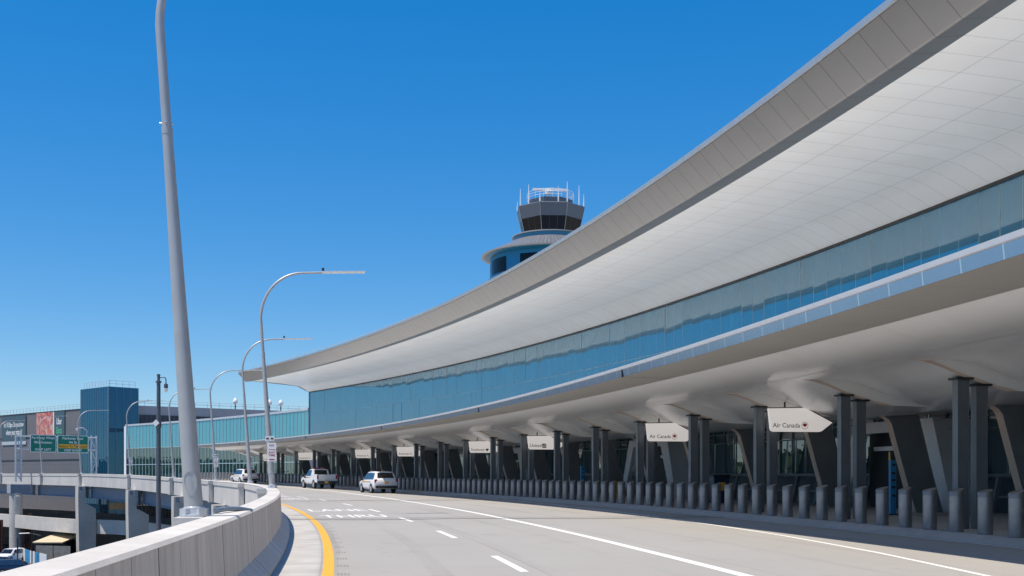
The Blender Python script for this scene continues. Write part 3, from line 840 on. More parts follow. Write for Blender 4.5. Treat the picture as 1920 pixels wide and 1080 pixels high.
# parking notices on some posts
for i in (1, 3, 5):
    o = lamp_objs[i]; d = Vector((-math.sin(R_(3.9)), 0, math.cos(R_(3.9))))
    n = empty('parking_notice', o.matrix_basis @ (d*1.6)); n.rotation_euler = o.rotation_euler
    tag(n, ['red and white no stopping notice on the second lamp post at the parapet bend', 'small red and white notice on the lamp post below the canopy end',
            'small pale notice low on the lamp post near the stair block'][(1, 3, 5).index(i)], 'notice', 'notices on the lamp posts')
    mb = MB(); mb.box((.08, -.16, -.22), (.32, .015, .72)); mb.build('plate', M['signwhite'], n)
    mb = MB(); mb.box((0, -.15, .3), (.34, .015, .2)); mb.build('top_plate', M['signwhite'], n)
    mb = MB()
    for x in (-.08, .09): mb.box((x, -.165, .3), (.1, .012, .06))
    mb.build('symbol', M['ink'], n)
    mb = MB()
    for tx, z in (('NO', .0), ('STOPPING', -.14), ('ANY', -.27), ('TIME', -.38)):
        put_text(mb, tx, lambda x, y: Vector((.08+x, -.170, z+y)), size=.12 if len(tx) < 6 else .055, align='CENTER', bold=.002)
    mb.box((.08, -.17, -.5), (.2, .012, .04))
    mb.build('lettering', M['crimson'], n, smooth='keep')

# conduit elbow on the parapet near the first lamp
mb = MB(); mb.tube([P(-7.3, LW+.1, 1.12), P(-6.6, LW+.0, 1.12), P(-5.9, LW-.1, 1.10), P(-5.6, LW-.25, 1.06)], .035, 8)
tag(mb.build('cable_conduit', M['girder'], smooth=60), 'short dark blue cable conduit on the parapet beside the nearest lamp', 'conduit')

# ------------------------------------------------------------------ CCTV pole
pb = Vector((-24.85, 75, -10)); t = empty('camera_pole', pb); tag(t, 'tall dark upright pole with dome camera on a hook arm', 'camera pole')
mb = MB(); mb.tube([(0, 0, 0), (0, 0, 9), (0, 0, 18.1)], [.2, .17, .13], 14); mb.build('pole', M['dkpole'], t, smooth=40)
mb = MB(); mb.lathe([(.2, 0), (.2, .12), (.1, .14), (.1, .45), (.12, .47), (.12, .6)], (0, 0, 18.0), 12)
mb.lathe([(.17, 0), (.2, .1), (.2, .35), (.16, .5)], (0, 0, 14.8), 12); mb.build('collar', M['dkpole'], t, smooth=40)
mb = MB(); mb.tube([(0, 0, 18.35), (.35, 0, 18.38), (.48, 0, 18.34), (.52, 0, 18.2), (.52, 0, 17.9)], .04, 8); mb.build('bracket', M['dkpole'], t, smooth=60)
mb = MB(); mb.lathe([(.05, .45), (.13, .4), (.15, .2), (.13, .12)], (.52, 0, 17.5), 14); cb = mb.build('camera_housing', M['dkpole'], t, smooth=40)
mb = MB(); mb.lathe([(.13, .12), (.12, -.05), (.06, -.14), (0.001, -.16)], (.52, 0, 17.48), 14); mb.build('dome', M['lampwhite'], cb, smooth=60)
mb = MB(); mb.box((-.12, -.16, 15.15), (.34, .2, .34), rot=Matrix.Rotation(R_(45), 3, 'Y')); mb.build('junction_box', M['lampwhite'], t)

# ------------------------------------------------------------------ control tower
tb = Vector((9.2, 255, -10)); t = empty('control_tower', tb); tag(t, 'airport control tower with blue drum and dark glazed cab above the roof', 'tower')
mb = MB(); mb.lathe([(9, 0), (8.4, 46), (12.5, 52.4)], (0, 0, 0), 40); mb.build('shaft', M['tower_blue'], t, smooth=40)
mb = MB(); mb.lathe([(14.7, 52.4), (14.95, 57.5), (14.4, 57.7), (14.4, 62.5), (15.2, 62.55), (15.9, 62.9), (15.4, 63.0)], (0, 0, 0), 64); mb.build('drum', M['tower_blue'], t, smooth=30)
dr = t.children[-1]
for j in range(8):
    a0 = -math.pi/2 + (j-4)*math.pi/4+.25
    mb = MB(); mb.grid(lambda a, z: Vector((14.47*math.cos(a), 14.47*math.sin(a), z)), [a0+.05*i for i in range(11)], [58.2, 61.6]); mb.build('drum_window', M['tower_glass'], dr)
mb = MB(); mb.lathe([(16.0, 62.9), (16.5, 62.95), (16.55, 63.25), (16.1, 63.35)], (0, 0, 0), 64); mb.build('eave_ring', M['tower_ring'], t, smooth=40)
mb = MB(); mb.lathe([(16.1, 63.36), (9.0, 66.7)], (0, 0, 0), 64, caps=False); mb.build('skirt_roof', M['tower_roof'], t, smooth=40)
mb = MB(); mb.lathe([(8.6, 66.5), (8.8, 67.6)], (0, 0, 0), 48); mb.build('gallery_band', M['tower_blue'], t, smooth=40)
mb = MB(); mb.lathe([(8.85, 67.62), (9.2, 67.64), (9.2, 67.9), (8.6, 68.0)], (0, 0, 0), 48); mb.build('gallery_rail', M['tower_ring'], t, smooth=40)
N8, PH = 8, math.pi/8+.06
ZB, ZG, ZT = 68.4, 71.6, 74.5
mb = MB(); mb.lathe([(6.75, 67.9), (6.95, ZB)], (0, 0, 0), N8, ph=PH); mb.build('cab_base', M['tower_ring'], t)
mb = MB(); mb.lathe([(6.93, ZB), (7.75, ZG)], (0, 0, 0), N8, ph=PH); cab = mb.build('cab_glass', M['tower_glass'], t)
mb = MB(); mb.lathe([(7.75, ZG), (8.45, ZT), (8.3, ZT+.2)], (0, 0, 0), N8, ph=PH); mb.build('cab_fascia', M['tower_grey'], t)
for j in range(N8):
    a = PH+2*math.pi*j/N8; c, s_ = math.cos(a), math.sin(a)
    mb = MB(); mb.tube([(6.98*c, 6.98*s_, ZB), (7.79*c, 7.79*s_, ZG), (8.48*c, 8.48*s_, ZT)], .06, 6); mb.build('corner_post', M['tower_ring'], cab)
    a2 = PH+2*math.pi*(j+1)/N8
    for f in (1/3, 2/3):
        p0 = Vector((6.96*c, 6.96*s_, ZB)).lerp(Vector((6.96*math.cos(a2), 6.96*math.sin(a2), ZB)), f)
        p1 = Vector((7.78*c, 7.78*s_, ZG)).lerp(Vector((7.78*math.cos(a2), 7.78*math.sin(a2), ZG)), f)
        mb = MB(); mb.tube([p0, p1], .03, 5); mb.build('glazing_bar', M['tower_grey'], cab)
mb = MB(); mb.lathe([(5.3, ZT+.2), (5.5, 76.4), (5.2, 76.6)], (0, 0, 0), N8, ph=PH); mb.build('penthouse', M['tower_grey'], t)
mb = MB()
for z in (77.1, 77.7, 78.3):
    mb.tube([(5.6*math.cos(PH+2*math.pi*j/16), 5.6*math.sin(PH+2*math.pi*j/16), z) for j in range(17)], .045, 5)
for j in range(16): mb.tube([(5.6*math.cos(PH+2*math.pi*j/16), 5.6*math.sin(PH+2*math.pi*j/16), z) for z in (76.4, 78.3)], .045, 5)
mb.build('roof_rail', M['antenna'], t)
for (x, y, z1) in ((-7.2, -3.2, 78.8), (-5.3, -5.4, 79.2), (3.7, -6.3, 79.6), (6.6, -3.8, 79.4), (7.9, -1.0, 78.0), (-2.7, -6.9, 77.0), (-7.9, .4, 76.6), (1.6, -6.8, 78.4)):
    mb = MB(); mb.tube([(x, y, 74.4), (x, y, 75.6), (x, y, z1-1.2), (x, y, z1)], [.17, .17, .10, .06], 6); mb.build('antenna', M['antenna'], t, smooth=50)
mb = MB(); mb.box((-.2, 0, 79.4), (8.2, .5, .5), R_(6)); rd = mb.build('radar_bar', M['antenna'], t)
mb = MB(); mb.lathe([(.25, 76.5), (.25, 78.2), (.75, 78.3), (.85, 79.0), (.3, 79.15)], (-.6, 0, 0), 14); mb.build('radar_pedestal', M['antenna'], rd, smooth=40)

# ------------------------------------------------------------------ low glazed concourse beyond the terminal
def glazed_wall(mbg, mbm, s0, s1, w, tiers, pitch, j=.004, proud=.05, mw=.05):
    n = int(round((s1-s0)/pitch)); p = (s1-s0)/n
    for i in range(n):
        a = s0+p*i; b = a+p
        for z0, z1 in tiers:
            o1, o2, o3 = [random.uniform(-j, j) for _ in range(3)]
            mbg.face([P(a, w+o1, z0), P(b, w+o2, z0), P(b, w+o2+o3, z1), P(a, w+o1+o3, z1)], 0, [(a, z0), (b, z0), (b, z1), (a, z1)])
        mbm.prism([(-mw, tiers[0][0]), (mw, tiers[0][0]), (mw, tiers[-1][1]), (-mw, tiers[-1][1])], lambda u, z, c: P(b+u, c, z), w+.015, w+proud)
lb_ = P(160, -10, .15); lo = empty('glazed_concourse', lb_); tag(lo, 'low pale teal glazed concourse joining the terminal to the stair block', 'building')
mb = MB(); ml = MB()
glazed_wall(mb, ml, 127.0, 191.0, -10, [(6.2, 10.3)], 1.21)
mb.build('spandrel_glass', M['low_glass'], lo, lb_)
mb = MB(); glazed_wall(mb, ml, 127.0, 191.0, -10, [(-10, .7), (.7, 3.2), (3.2, 6.2)], 1.21)
mb.build('glass_wall', M['clear_glass'], lo, lb_)
for z in (3.2, 6.2): ml.sbox(127, 191, -9.98, -9.94, z-.06, z+.06)
ml.build('mullions', M['pale_mullion'], lo, lb_)
mb = MB(); mb.sbox(126.9, 191.2, -10.4, -9.9, 10.302, 10.62); mb.build('coping', M['galv'], lo, lb_)
mb = MB(); mb.sbox(190.9, 191.6, -10.35, -9.9, -10, 10.3); mb.build('end_pier', M['portal'], lo, lb_)
mb = MB(); mb.sbox(127, 191, -22, -10.45, 10.2, 10.3); mb.build('roof', M['roofcap'], lo, lb_)
mb = MB(); mb.sbox(125.9, 126.3, -10.9, -10.3, 7, 10.9); mb.build('dark_jamb', M['black'], lo, lb_)
# upper plant block behind it
ub = Vector((-60, 216, 0)); up = empty('plant_block', ub); tag(up, 'brown grey windowless block behind the glazed concourse with roof rail', 'building')
d = Vector((26, 19, 0)).normalized(); nrm = Vector((d.y, -d.x, 0))
p0 = Vector((-75.5, 204.5, 0))
mb = MB()
mb.grid(lambda u, z: p0+d*u+Vector((0, 0, z)), frange(0, 60, 2), [-10, 14.75])
mb.grid(lambda u, k: p0+d*u-nrm*k+Vector((0, 0, 14.75)), [0, 60], [0, 20]); mb.build('wall', M['brownwall'], up, ub)
mb = MB(); mb.grid(lambda u, z: p0+d*u+nrm*.08+Vector((0, 0, z)), frange(4.0, 29, 2), [10.6, 13.0]); mb.build('louvre_band', M['louvre'], up, ub)
mb = MB()
for z in (15.3, 15.8): mb.tube([p0+d*u+Vector((0, 0, z)) for u in (0, 60)], .04, 5)
for u in frange(0, 60, 2.5): mb.tube([p0+d*u+Vector((0, 0, 14.75)), p0+d*u+Vector((0, 0, 15.8))], .035, 5)
mb.build('roof_rail', M['galv'], up, ub)
for k, (x, y) in enumerate(((-50.5, 222.2), (-48.4, 223.3), (-56.5, 217.8))):
    b = Vector((x, y, 14.75)); q = empty('roof_beacon', b)
    tag(q, ['pale roof beacon left of the terminal corner, middle one', 'pale roof beacon nearest the terminal corner, largest', 'pale roof beacon behind the third lamp post'][k], 'beacon', 'beacons on the plant block roof')
    mb = MB(); mb.tube([b, b+Vector((0, 0, .9))], .12, 8); mb.build('post', M['black'], q, b)
    mb = MB(); mb.lathe([(.1, .9), (.45, 1.2), (.5, 1.6), (.3, 2.0), (.02, 2.3)], b, 12); mb.build('globe', M['antenna'], q, b, smooth=60)

# stair block
sb_ = Vector((-75.6, 199.8, -10)); st = empty('glass_stair_block', sb_); tag(st, 'tall dark blue glass stair block with roof rail beside the concourse', 'building')
dl = Vector((-.735, .678, 0)); dr_ = Vector((.66, .75, 0))
HB = 17.9
mb = MB(); ml = MB()
for dd, L, n in ((dl, 11.4, 12), (dr_, 6.0, 4)):
    for i in range(n):
        a, b = L*i/n, L*(i+1)/n
        for z0, z1 in ((-10, 2), (2, 6.5), (6.5, 12), (12, HB)):
            no = Vector((dd.y, -dd.x, 0)) if dd is dr_ else Vector((-dd.y, dd.x, 0))
            o1, o2, o3 = [random.uniform(-.004, .004) for _ in range(3)]
            mb.face([sb_+dd*a+no*o1+Vector((0, 0, z0+10)), sb_+dd*b+no*o2+Vector((0, 0, z0+10)), sb_+dd*b+no*(o2+o3)+Vector((0, 0, z1+10)), sb_+dd*a+no*(o1+o3)+Vector((0, 0, z1+10))], 0,
                    [(a+3*n, z0), (b+3*n, z0), (b+3*n, z1), (a+3*n, z1)])
        no = Vector((dd.y, -dd.x, 0)) if dd is dr_ else Vector((-dd.y, dd.x, 0))
        if i > 0: ml.tube([sb_+dd*a+no*.03+Vector((0, 0, 0)), sb_+dd*a+no*.03+Vector((0, 0, HB+10))], .018 if dd is dl else .05, 4)
mb.build('glass', M['block_glass'], st, sb_)
ml.tube([sb_+Vector((0, 0, 0)), sb_+Vector((0, 0, HB+10))], .14, 6)
ml.tube([sb_+dr_*6.0, sb_+dr_*6.0+Vector((0, 0, HB+10))], .14, 6)
ml.build('mullions', M['mullion'], st, sb_)
mb = MB(); mb.face([sb_+q+Vector((0, 0, HB+10)) for q in (Vector((0, 0, 0)), dr_*6.0, dr_*6.0+dl*11.4, dl*11.4)])
mb.face([sb_+q for q in (dl*11.4, dl*11.4+dr_*6, dl*11.4+dr_*6+Vector((0, 0, HB+10)), dl*11.4+Vector((0, 0, HB+10)))])
mb.face([sb_+q for q in (dr_*6, dl*11.4+dr_*6, dl*11.4+dr_*6+Vector((0, 0, HB+10)), dr_*6+Vector((0, 0, HB+10)))])
mb.build('roof', M['roofcap'], st, sb_)
mb = MB()
ring = [sb_+dl*10.6+dr_*.4, sb_+dl*.3+dr_*.4, sb_+dr_*5.6+dl*.3]
for z in (HB+10.6, HB+11.2): mb.tube([q+Vector((0, 0, z)) for q in ring], .04, 5)
for a, b, n in ((ring[0], ring[1], 9), (ring[1], ring[2], 4)):
    for i in range(n+1):
        q = a.lerp(b, i/n); mb.tube([q+Vector((0, 0, HB+10)), q+Vector((0, 0, HB+11.2))], .035, 5)
mb.build('roof_rail', M['galv'], st, sb_)

# dark clad hall with banners
hb = Vector((-82.6, 208.2, -10)); hall = empty('grey_hall', hb); tag(hall, 'long dark grey clad hall with printed banners at the far left', 'building')
hd = Vector((-.745, .667, 0)); hn = Vector((-.667, -.745, 0))     # along, outwards
HP0 = Vector((-83.7, 207.7, 0))+hd*(-1.0)
def hw(u, z, o=0.0): return HP0+hd*(u+1.0)+hn*o+Vector((0, 0, z))
mb = MB(); mb.grid(lambda u, z: hw(u, z), frange(-1, 140, 3), [-10, -5, 0, 4.4, 9, 14.15])
mb.grid(lambda u, k: hw(u, 14.15, -k), [-1, 140], [0, 30]); mb.build('wall', M['hangar'], hall, hb)
mb = MB()
for z in (4.35, 9.1, 14.15): mb.prism([(-1, z-.08), (140, z-.08), (140, z+.08), (-1, z+.08)], lambda u, zz, c: hw(u, zz, c), .002, .1)
mb.build('cladding_joint', M['black'], hall, hb)
mb = MB()
for z in (14.8, 15.25): mb.tube([hw(u, z, -.5) for u in (0, 140)], .035, 5)
for u in frange(0, 80, 1.6): mb.tube([hw(u, 14.15, -.5), hw(u, 15.25, -.5)], .03, 5)
mb.build('roof_rail', M['galv'], hall, hb)
def banner(name, label, u0, u1, z0, z1, mat):
    b = hw(u0, z0, .12); e = empty(name, b); tag(e, label, 'banner', 'banners on the grey hall')
    mb = MB(); mb.prism([(u0, z0), (u1, z0), (u1, z1), (u0, z1)], lambda u, z, c: hw(u, z, c), .11, .19); mb.build('cloth', mat, e, b)
    return e, b
e, b = banner('wall_banner', 'dark teal banner with two lines of white words at far left', 36.3, 24.5, 8.5, 13.85, M['teal'])
mb = MB()
put_text(mb, "It's 10:30pm. Do you know", lambda x, y: hw(30.3-x, 11.15+y, .20), width=9.6, height=1.45, align='CENTER', bold=.012)
put_text(mb, "where your pizza is?", lambda x, y: hw(30.2-x, 9.45+y, .20), width=7.9, height=1.55, align='CENTER', bold=.012)
mb.build('lettering', M['signwhite'], e, b, smooth='keep')
mb = MB(); mb.prism([(36.3, 7.7), (24.5, 7.7), (24.5, 8.45), (36.3, 8.45)], lambda u, z, c: hw(u, z, c), .11, .17); mb.build('footer_strip', M['galv'], e, b)
banner('wall_banner', 'banner with a mottled red and pink food photograph', 19.5, 12.1, 6.8, 14.0, M['photo'])
e, b = banner('wall_banner', 'narrow dark teal banner with two short words, white over green', 11.4, 7.0, 6.8, 14.0, M['teal'])
mb = MB(); put_text(mb, 'Uber', lambda x, y: hw(9.3-x, 11.4+y, .20), width=2.3, height=1.35, align='CENTER', bold=.012); mb.build('lettering', M['signwhite'], e, b, smooth='keep')
mb = MB(); put_text(mb, 'Eats', lambda x, y: hw(9.3-x, 9.6+y, .20), width=2.3, height=1.3, align='CENTER', bold=.012); mb.build('lettering', M['mint'], e, b, smooth='keep')
mb = MB(); mb.prism([(12.0, 6.8), (11.5, 6.8), (11.5, 14.05), (12.0, 14.05)], lambda u, z, c: hw(u, z, c), .11, .2); mb.build('edge_strip', M['canrail'], e, b)

# ------------------------------------------------------------------ sign gantry
GS = 162.5
gb = P(GS, 18.9, 0, 1); ga = empty('sign_gantry', gb); tag(ga, 'galvanised truss gantry carrying the green road signs', 'gantry')
G0 = zg(GS)
def gp(w, z, ds=0.0): return P(GS+ds, w, z+G0)
for w in (18.9, 7.9):
    mb = MB(); zb = -.1 if w > 10 else 0
    q1, q2 = (w+.45, w-.3)
    mb.tube([gp(q1, zb, .3), gp(q1, 6.9, .3)], .14, 8); mb.tube([gp(q2, zb, .3), gp(q2, 6.9, .3)], .14, 8)
    for z0, z1 in ((0, 1.3), (1.3, 2.9), (2.9, 4.6), (4.6, 6.6)):
        mb.tube([gp(q1, z1 if z0 % 2 < 1 else z0, .3), gp(q2, z0 if z0 % 2 < 1 else z1, .3)], .07, 6)
        mb.tube([gp(q1, z1, .3), gp(q2, z1, .3)], .06, 6)
    mb.build('tower_frame', M['galv'], ga, gb)
mb = MB()
for z in (6.6, 4.75):
    for ds in (.1, .6): mb.tube([gp(19.3, z, ds), gp(7.6, z, ds)], .09, 8)
for k in range(7):
    w0 = 19.0-1.6*k; mb.tube([gp(w0, 4.75, .1), gp(w0-.8, 6.6, .1)], .05, 6); mb.tube([gp(w0-.8, 6.6, .1), gp(w0-1.6, 4.75, .1)], .05, 6)
mb.build('truss_beam', M['galv'], ga, gb)
mb = MB(); mb.tube([gp(9.1, 6.7, .3), gp(9.0, 7.6, .3), gp(9.6, 8.1, .3), gp(10.4, 8.0, .3)], .08, 8); cam_ = mb.build('camera_arm', M['galv'], ga, gb, smooth=60)
mb = MB(); mb.lathe([(.05, .25), (.2, .2), (.22, 0), (.02, -.2)], gp(10.5, 7.75, .3), 10); mb.build('camera', M['lampwhite'], cam_, gb, smooth=50)
def road_sign(w0, w1, z0, z1, lines, label, orange=None):
    b = gp(w0, z0, -.1); e = empty('road_sign', b); tag(e, label, 'road sign', 'green road signs on the gantry')
    def rr(ww0, ww1, zz0, zz1, r):
        pts = []
        for cx, cz, a0 in ((ww1+r, zz1-r, 0), (ww0-r, zz1-r, 90), (ww0-r, zz0+r, 180), (ww1+r, zz0+r, 270)):
            for k in range(5):
                a = R_(a0+90*k/4); pts.append((cx-r*math.cos(a), cz+r*math.sin(a)))
        return pts
    mb = MB(); mb.prism(rr(w0, w1, z0, z1, .22), lambda w, z, c: gp(w, z, c), -.12, -.06); mb.build('border', M['signwhite'], e, b)
    mb = MB(); mb.prism(rr(w0-.09, w1+.09, z0+.09, z1-.09, .16), lambda w, z, c: gp(w, z, c), -.135, -.121); mb.build('face', M['green'], e, b)
    if orange:
        mb = MB(); mb.prism([(w0-.15, orange[0]), (w1+.15, orange[0]), (w1+.15, orange[1]), (w0-.15, orange[1])], lambda w, z, c: gp(w, z, c), -.142, -.136); mb.build('orange_panel', M['orange'], e, b)
    mw, mk = MB(), MB()
    for tx, z, hgt, wd, dark in lines:
        put_text(mk if dark else mw, tx, lambda x, y: gp((w0+w1)/2-x, z+y, -.145), width=wd, height=hgt, align='CENTER', bold=.015)
    mw.build('lettering', M['signwhite'], e, b, smooth='keep')
    if mk.v: mk.build('lettering', M['ink'], e, b, smooth='keep')
road_sign(17.45, 13.72, 4.25, 6.85, [('Parkway West', 6.1, .5, 3.3, 0), ('Manhattan', 5.55, .38, 2.5, 0), ('KEEP LEFT', 4.5, .34, 2.3, 0)], 'left green road sign with white border, three rows of white words')
road_sign(13.55, 8.95, 4.2, 6.85, [('Parkway East', 6.1, .5, 3.1, 0), ('94 St', 5.62, .34, 1.2, 0), ('Return To Terminals', 5.0, .38, 4.1, 1), ('KEEP RIGHT', 4.42, .34, 2.6, 0)], 'right green road sign with an orange band across it', (4.9, 5.5))
# gantry column with steel bracket
cb_ = P(GS, 19.4, -10); gc = empty('gantry_column', cb_); tag(gc, 'round concrete column with blue grey steel bracket below the gantry', 'column')
mb = MB(); mb.lathe([(.9, 0), (.9, 8.3), (.75, 8.35), (.75, 8.7)], cb_, 24); mb.build('shaft', M['pier'], gc, cb_, smooth=40)
mb = MB(); mb.sbox(GS-.6, GS+1.0, 17.6, 20.3, -1.25, .0); mb.build('bracket', M['girder'], gc, cb_)
mb = MB(); mb.sbox(GS-.7, GS+1.1, 20.301, 20.36, -1.3, .05); mb.build('end_plate', M['galv'], gc, cb_)

# ------------------------------------------------------------------ lower ramp and yard on the left
RT = [(96, 11.5), (112, 12.0), (128, 12.9), (135, 14.5), (139, 17.6), (150, 19.2), (170, 20.2), (260, 20.5)]
mb = MB()
def rw(s): return lerp_tab(RT, s)
qs = frange(96, 250, 2)
mb.grid(lambda s, k: P(s, rw(s), k), qs, [-6.3, -4.45]); 
mb.grid(lambda s, k: P(s, rw(s)-k, -4.45), qs, [0, .4]); mb.grid(lambda s, k: P(s, rw(s)-.4, k), qs, [-4.45, -5.6]); mb.grid(lambda s, k: P(s, rw(s)+k, -6.3), qs, [0, -.5])
tag(mb.build('ramp_parapet', M['coping']), 'white parapet of the lower ramp under the elevated road', 'wall')
mb = MB(); mb.grid(lambda s, k: P(s, rw(s)-.4-k, -5.55), qs, [0, 10]); mb.grid(lambda s, k: P(s, rw(s)-.5-k, -6.35), qs, [0, 10])
tag(mb.build('ramp_roadway', M['deck']), 'lower ramp roadway', 'road', kind='structure')
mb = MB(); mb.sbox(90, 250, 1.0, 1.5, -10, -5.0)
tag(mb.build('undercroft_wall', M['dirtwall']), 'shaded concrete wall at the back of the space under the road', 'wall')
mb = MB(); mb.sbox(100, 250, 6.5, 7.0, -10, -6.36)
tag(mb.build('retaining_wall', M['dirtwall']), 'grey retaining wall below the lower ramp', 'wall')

def yb(px, py, z=-10.0): return Vector(((px-960)/2000*2000*(1.64-z)/(py-887.2), 2000*(1.64-z)/(py-887.2), z))
# steel piles
for k, (x, y, lbl) in enumerate(((-69.6, 154, 'rusty steel pile just right of the gantry column'), (-70.8, 155.5, 'thin rusty steel pile touching the gantry column'), (-72.8, 152, 'rusty steel pile left of the gantry column'))):
    mb = MB(); b = Vector((x, y, -10)); hgt = 5.8-.4*k
    mb.box(b+Vector((-.17, 0, hgt/2)), (.05, .4, hgt)); mb.box(b+Vector((.17, 0, hgt/2)), (.05, .4, hgt)); mb.box(b+Vector((0, 0, hgt/2)), (.28, .05, hgt))
    tag(mb.build('steel_pile', M['rust']), lbl, 'pile', 'rusty piles by the gantry column')
# tan roofed shelter
b = Vector((-61.3, 145, -10)); t = empty('site_shelter', b); tag(t, 'site shelter with a sloping tan tarpaulin roof under the road', 'shelter')
mb = MB(); mb.prism([(140.5, -7.45), (149, -6.55), (149, -6.67), (140.5, -7.57)], lambda y, z, c: Vector((c, y, z)), -63.2, -59.2)
mb.build('roof', M['tan'], t, b)
mb = MB(); mb.box((-61.2, 145.5, -8.8), (3.6, 7, 2.4)); mb.build('wall', M['black'], t, b)
for x in (-63.0, -59.4):
    mb = MB(); mb.box((x, 140.8, -8.8), (.1, .1, 2.4)); mb.build('post', M['rust'], t, b)
# plywood hoarding
mb = MB(); mb.box((-53, 143, -2.8), (2.0, .1, .9)); mb.box((-51.9, 143, -2.75), (.6, .12, .8))
tag(mb.build('plywood_board', M['ply']), 'plywood boards stored under the road between the two left piers', 'board')
# screened fence and banner fence
def fence(name, label, pts, h, mat, bands=None):
    b = Vector(pts[0]); e = empty(name, b); tag(e, label, 'fence')
    for k, (p, q) in enumerate(zip(pts, pts[1:])):
        p, q = Vector(p), Vector(q); mb = MB(); n = (q-p).cross(Vector((0, 0, 1))).normalized()*.03
        for sgn in (0,): mb.prism([(0.02, .06), (.98, .06), (.98, h), (.02, h)], lambda a, z, c: p.lerp(q, a)+Vector((0, 0, z))+n*c, -1, 1)
        mb.build('panel', mat if bands is None or k % 2 == 0 else bands, e, b)
        mb = MB(); mb.tube([p, p+Vector((0, 0, h+.1))], .05, 6); mb.build('post', M['black'], e, b)
fence('screen_fence', 'grey screened mesh fence in front of the tan shelter', [(-62.3, 139.5, -10), (-59.6, 138.6, -10), (-57, 137.8, -10)], 2.2, M['meshfence'])
fence('banner_fence', 'white and blue banner fence beside the parked cars', [yb(35, 1050), yb(48, 1054), yb(56, 1057), yb(66, 1060), yb(74, 1062), yb(88, 1066)], 1.7, M['banner_white'], M['blue_ink'])
for k, (x, y, z1) in enumerate(((33, 1071, 3.9), (60, 1062, 4.6))):
    b = yb(x, y); t = empty('yard_lamp', b); tag(t, ['thin black yard post behind the dark cars', 'thin black yard lamp post with white head arm by the shelter'][k], 'post', 'black posts in the yard')
    mb = MB(); mb.tube([b, b+Vector((0, 0, z1))], .075, 8); mb.build('pole', M['black'], t, b)
    if k:
        mb = MB(); mb.tube([b+Vector((-1.6, 0, z1-.5)), b+Vector((-.3, 0, z1-.45))], .08, 6); mb.build('head', M['lampwhite'], t, b)
        mb = MB(); mb.tube([b+Vector((-.3, 0, z1-.45)), b+Vector((1.1, 0, z1-.75))], .06, 6); mb.build('arm', M['black'], t, b)
mb = MB(); b = yb(9, 1064)
mb.lathe([(.16, 0), (.14, 1.1), (.1, 1.15)], b, 12)
tag(mb.build('traffic_marker', M['orange'], smooth=40), 'orange traffic marker post among the dark cars', 'marker')

# ------------------------------------------------------------------ vehicles
def loft(mb, st, mi=0):
    secs = []
    for (y, zb, zbelt, zr, hw_, hr) in st:
        h = [(hw_*.86, zb), (hw_*.97, zb+.12), (hw_, zb+.3), (hw_*.985, zbelt-.06), (hw_*.95, zbelt), (hr+.02, zr-.07), (hr-.06, zr-.015), (hr*.5, zr+.005)]
        secs.append([Vector((x, y, z)) for x, z in h] + [Vector((-x, y, z)) for x, z in reversed(h)])
    n = len(secs[0]); i0 = len(mb.v)
    for s_ in secs: mb.v += s_
    for a in range(len(secs)-1):
        for k in range(n):
            k2 = (k+1) % n
            mb.f.append([i0+a*n+k, i0+a*n+k2, i0+(a+1)*n+k2, i0+(a+1)*n+k]); mb.m.append(mi); mb.uv.append([(0, 0)]*4)
    mb.f.append([i0+k for k in range(n)]); mb.m.append(mi); mb.uv.append([(0, 0)]*n)
    mb.f.append([i0+(len(secs)-1)*n+k for k in range(n)]); mb.m.append(mi); mb.uv.append([(0, 0)]*n)
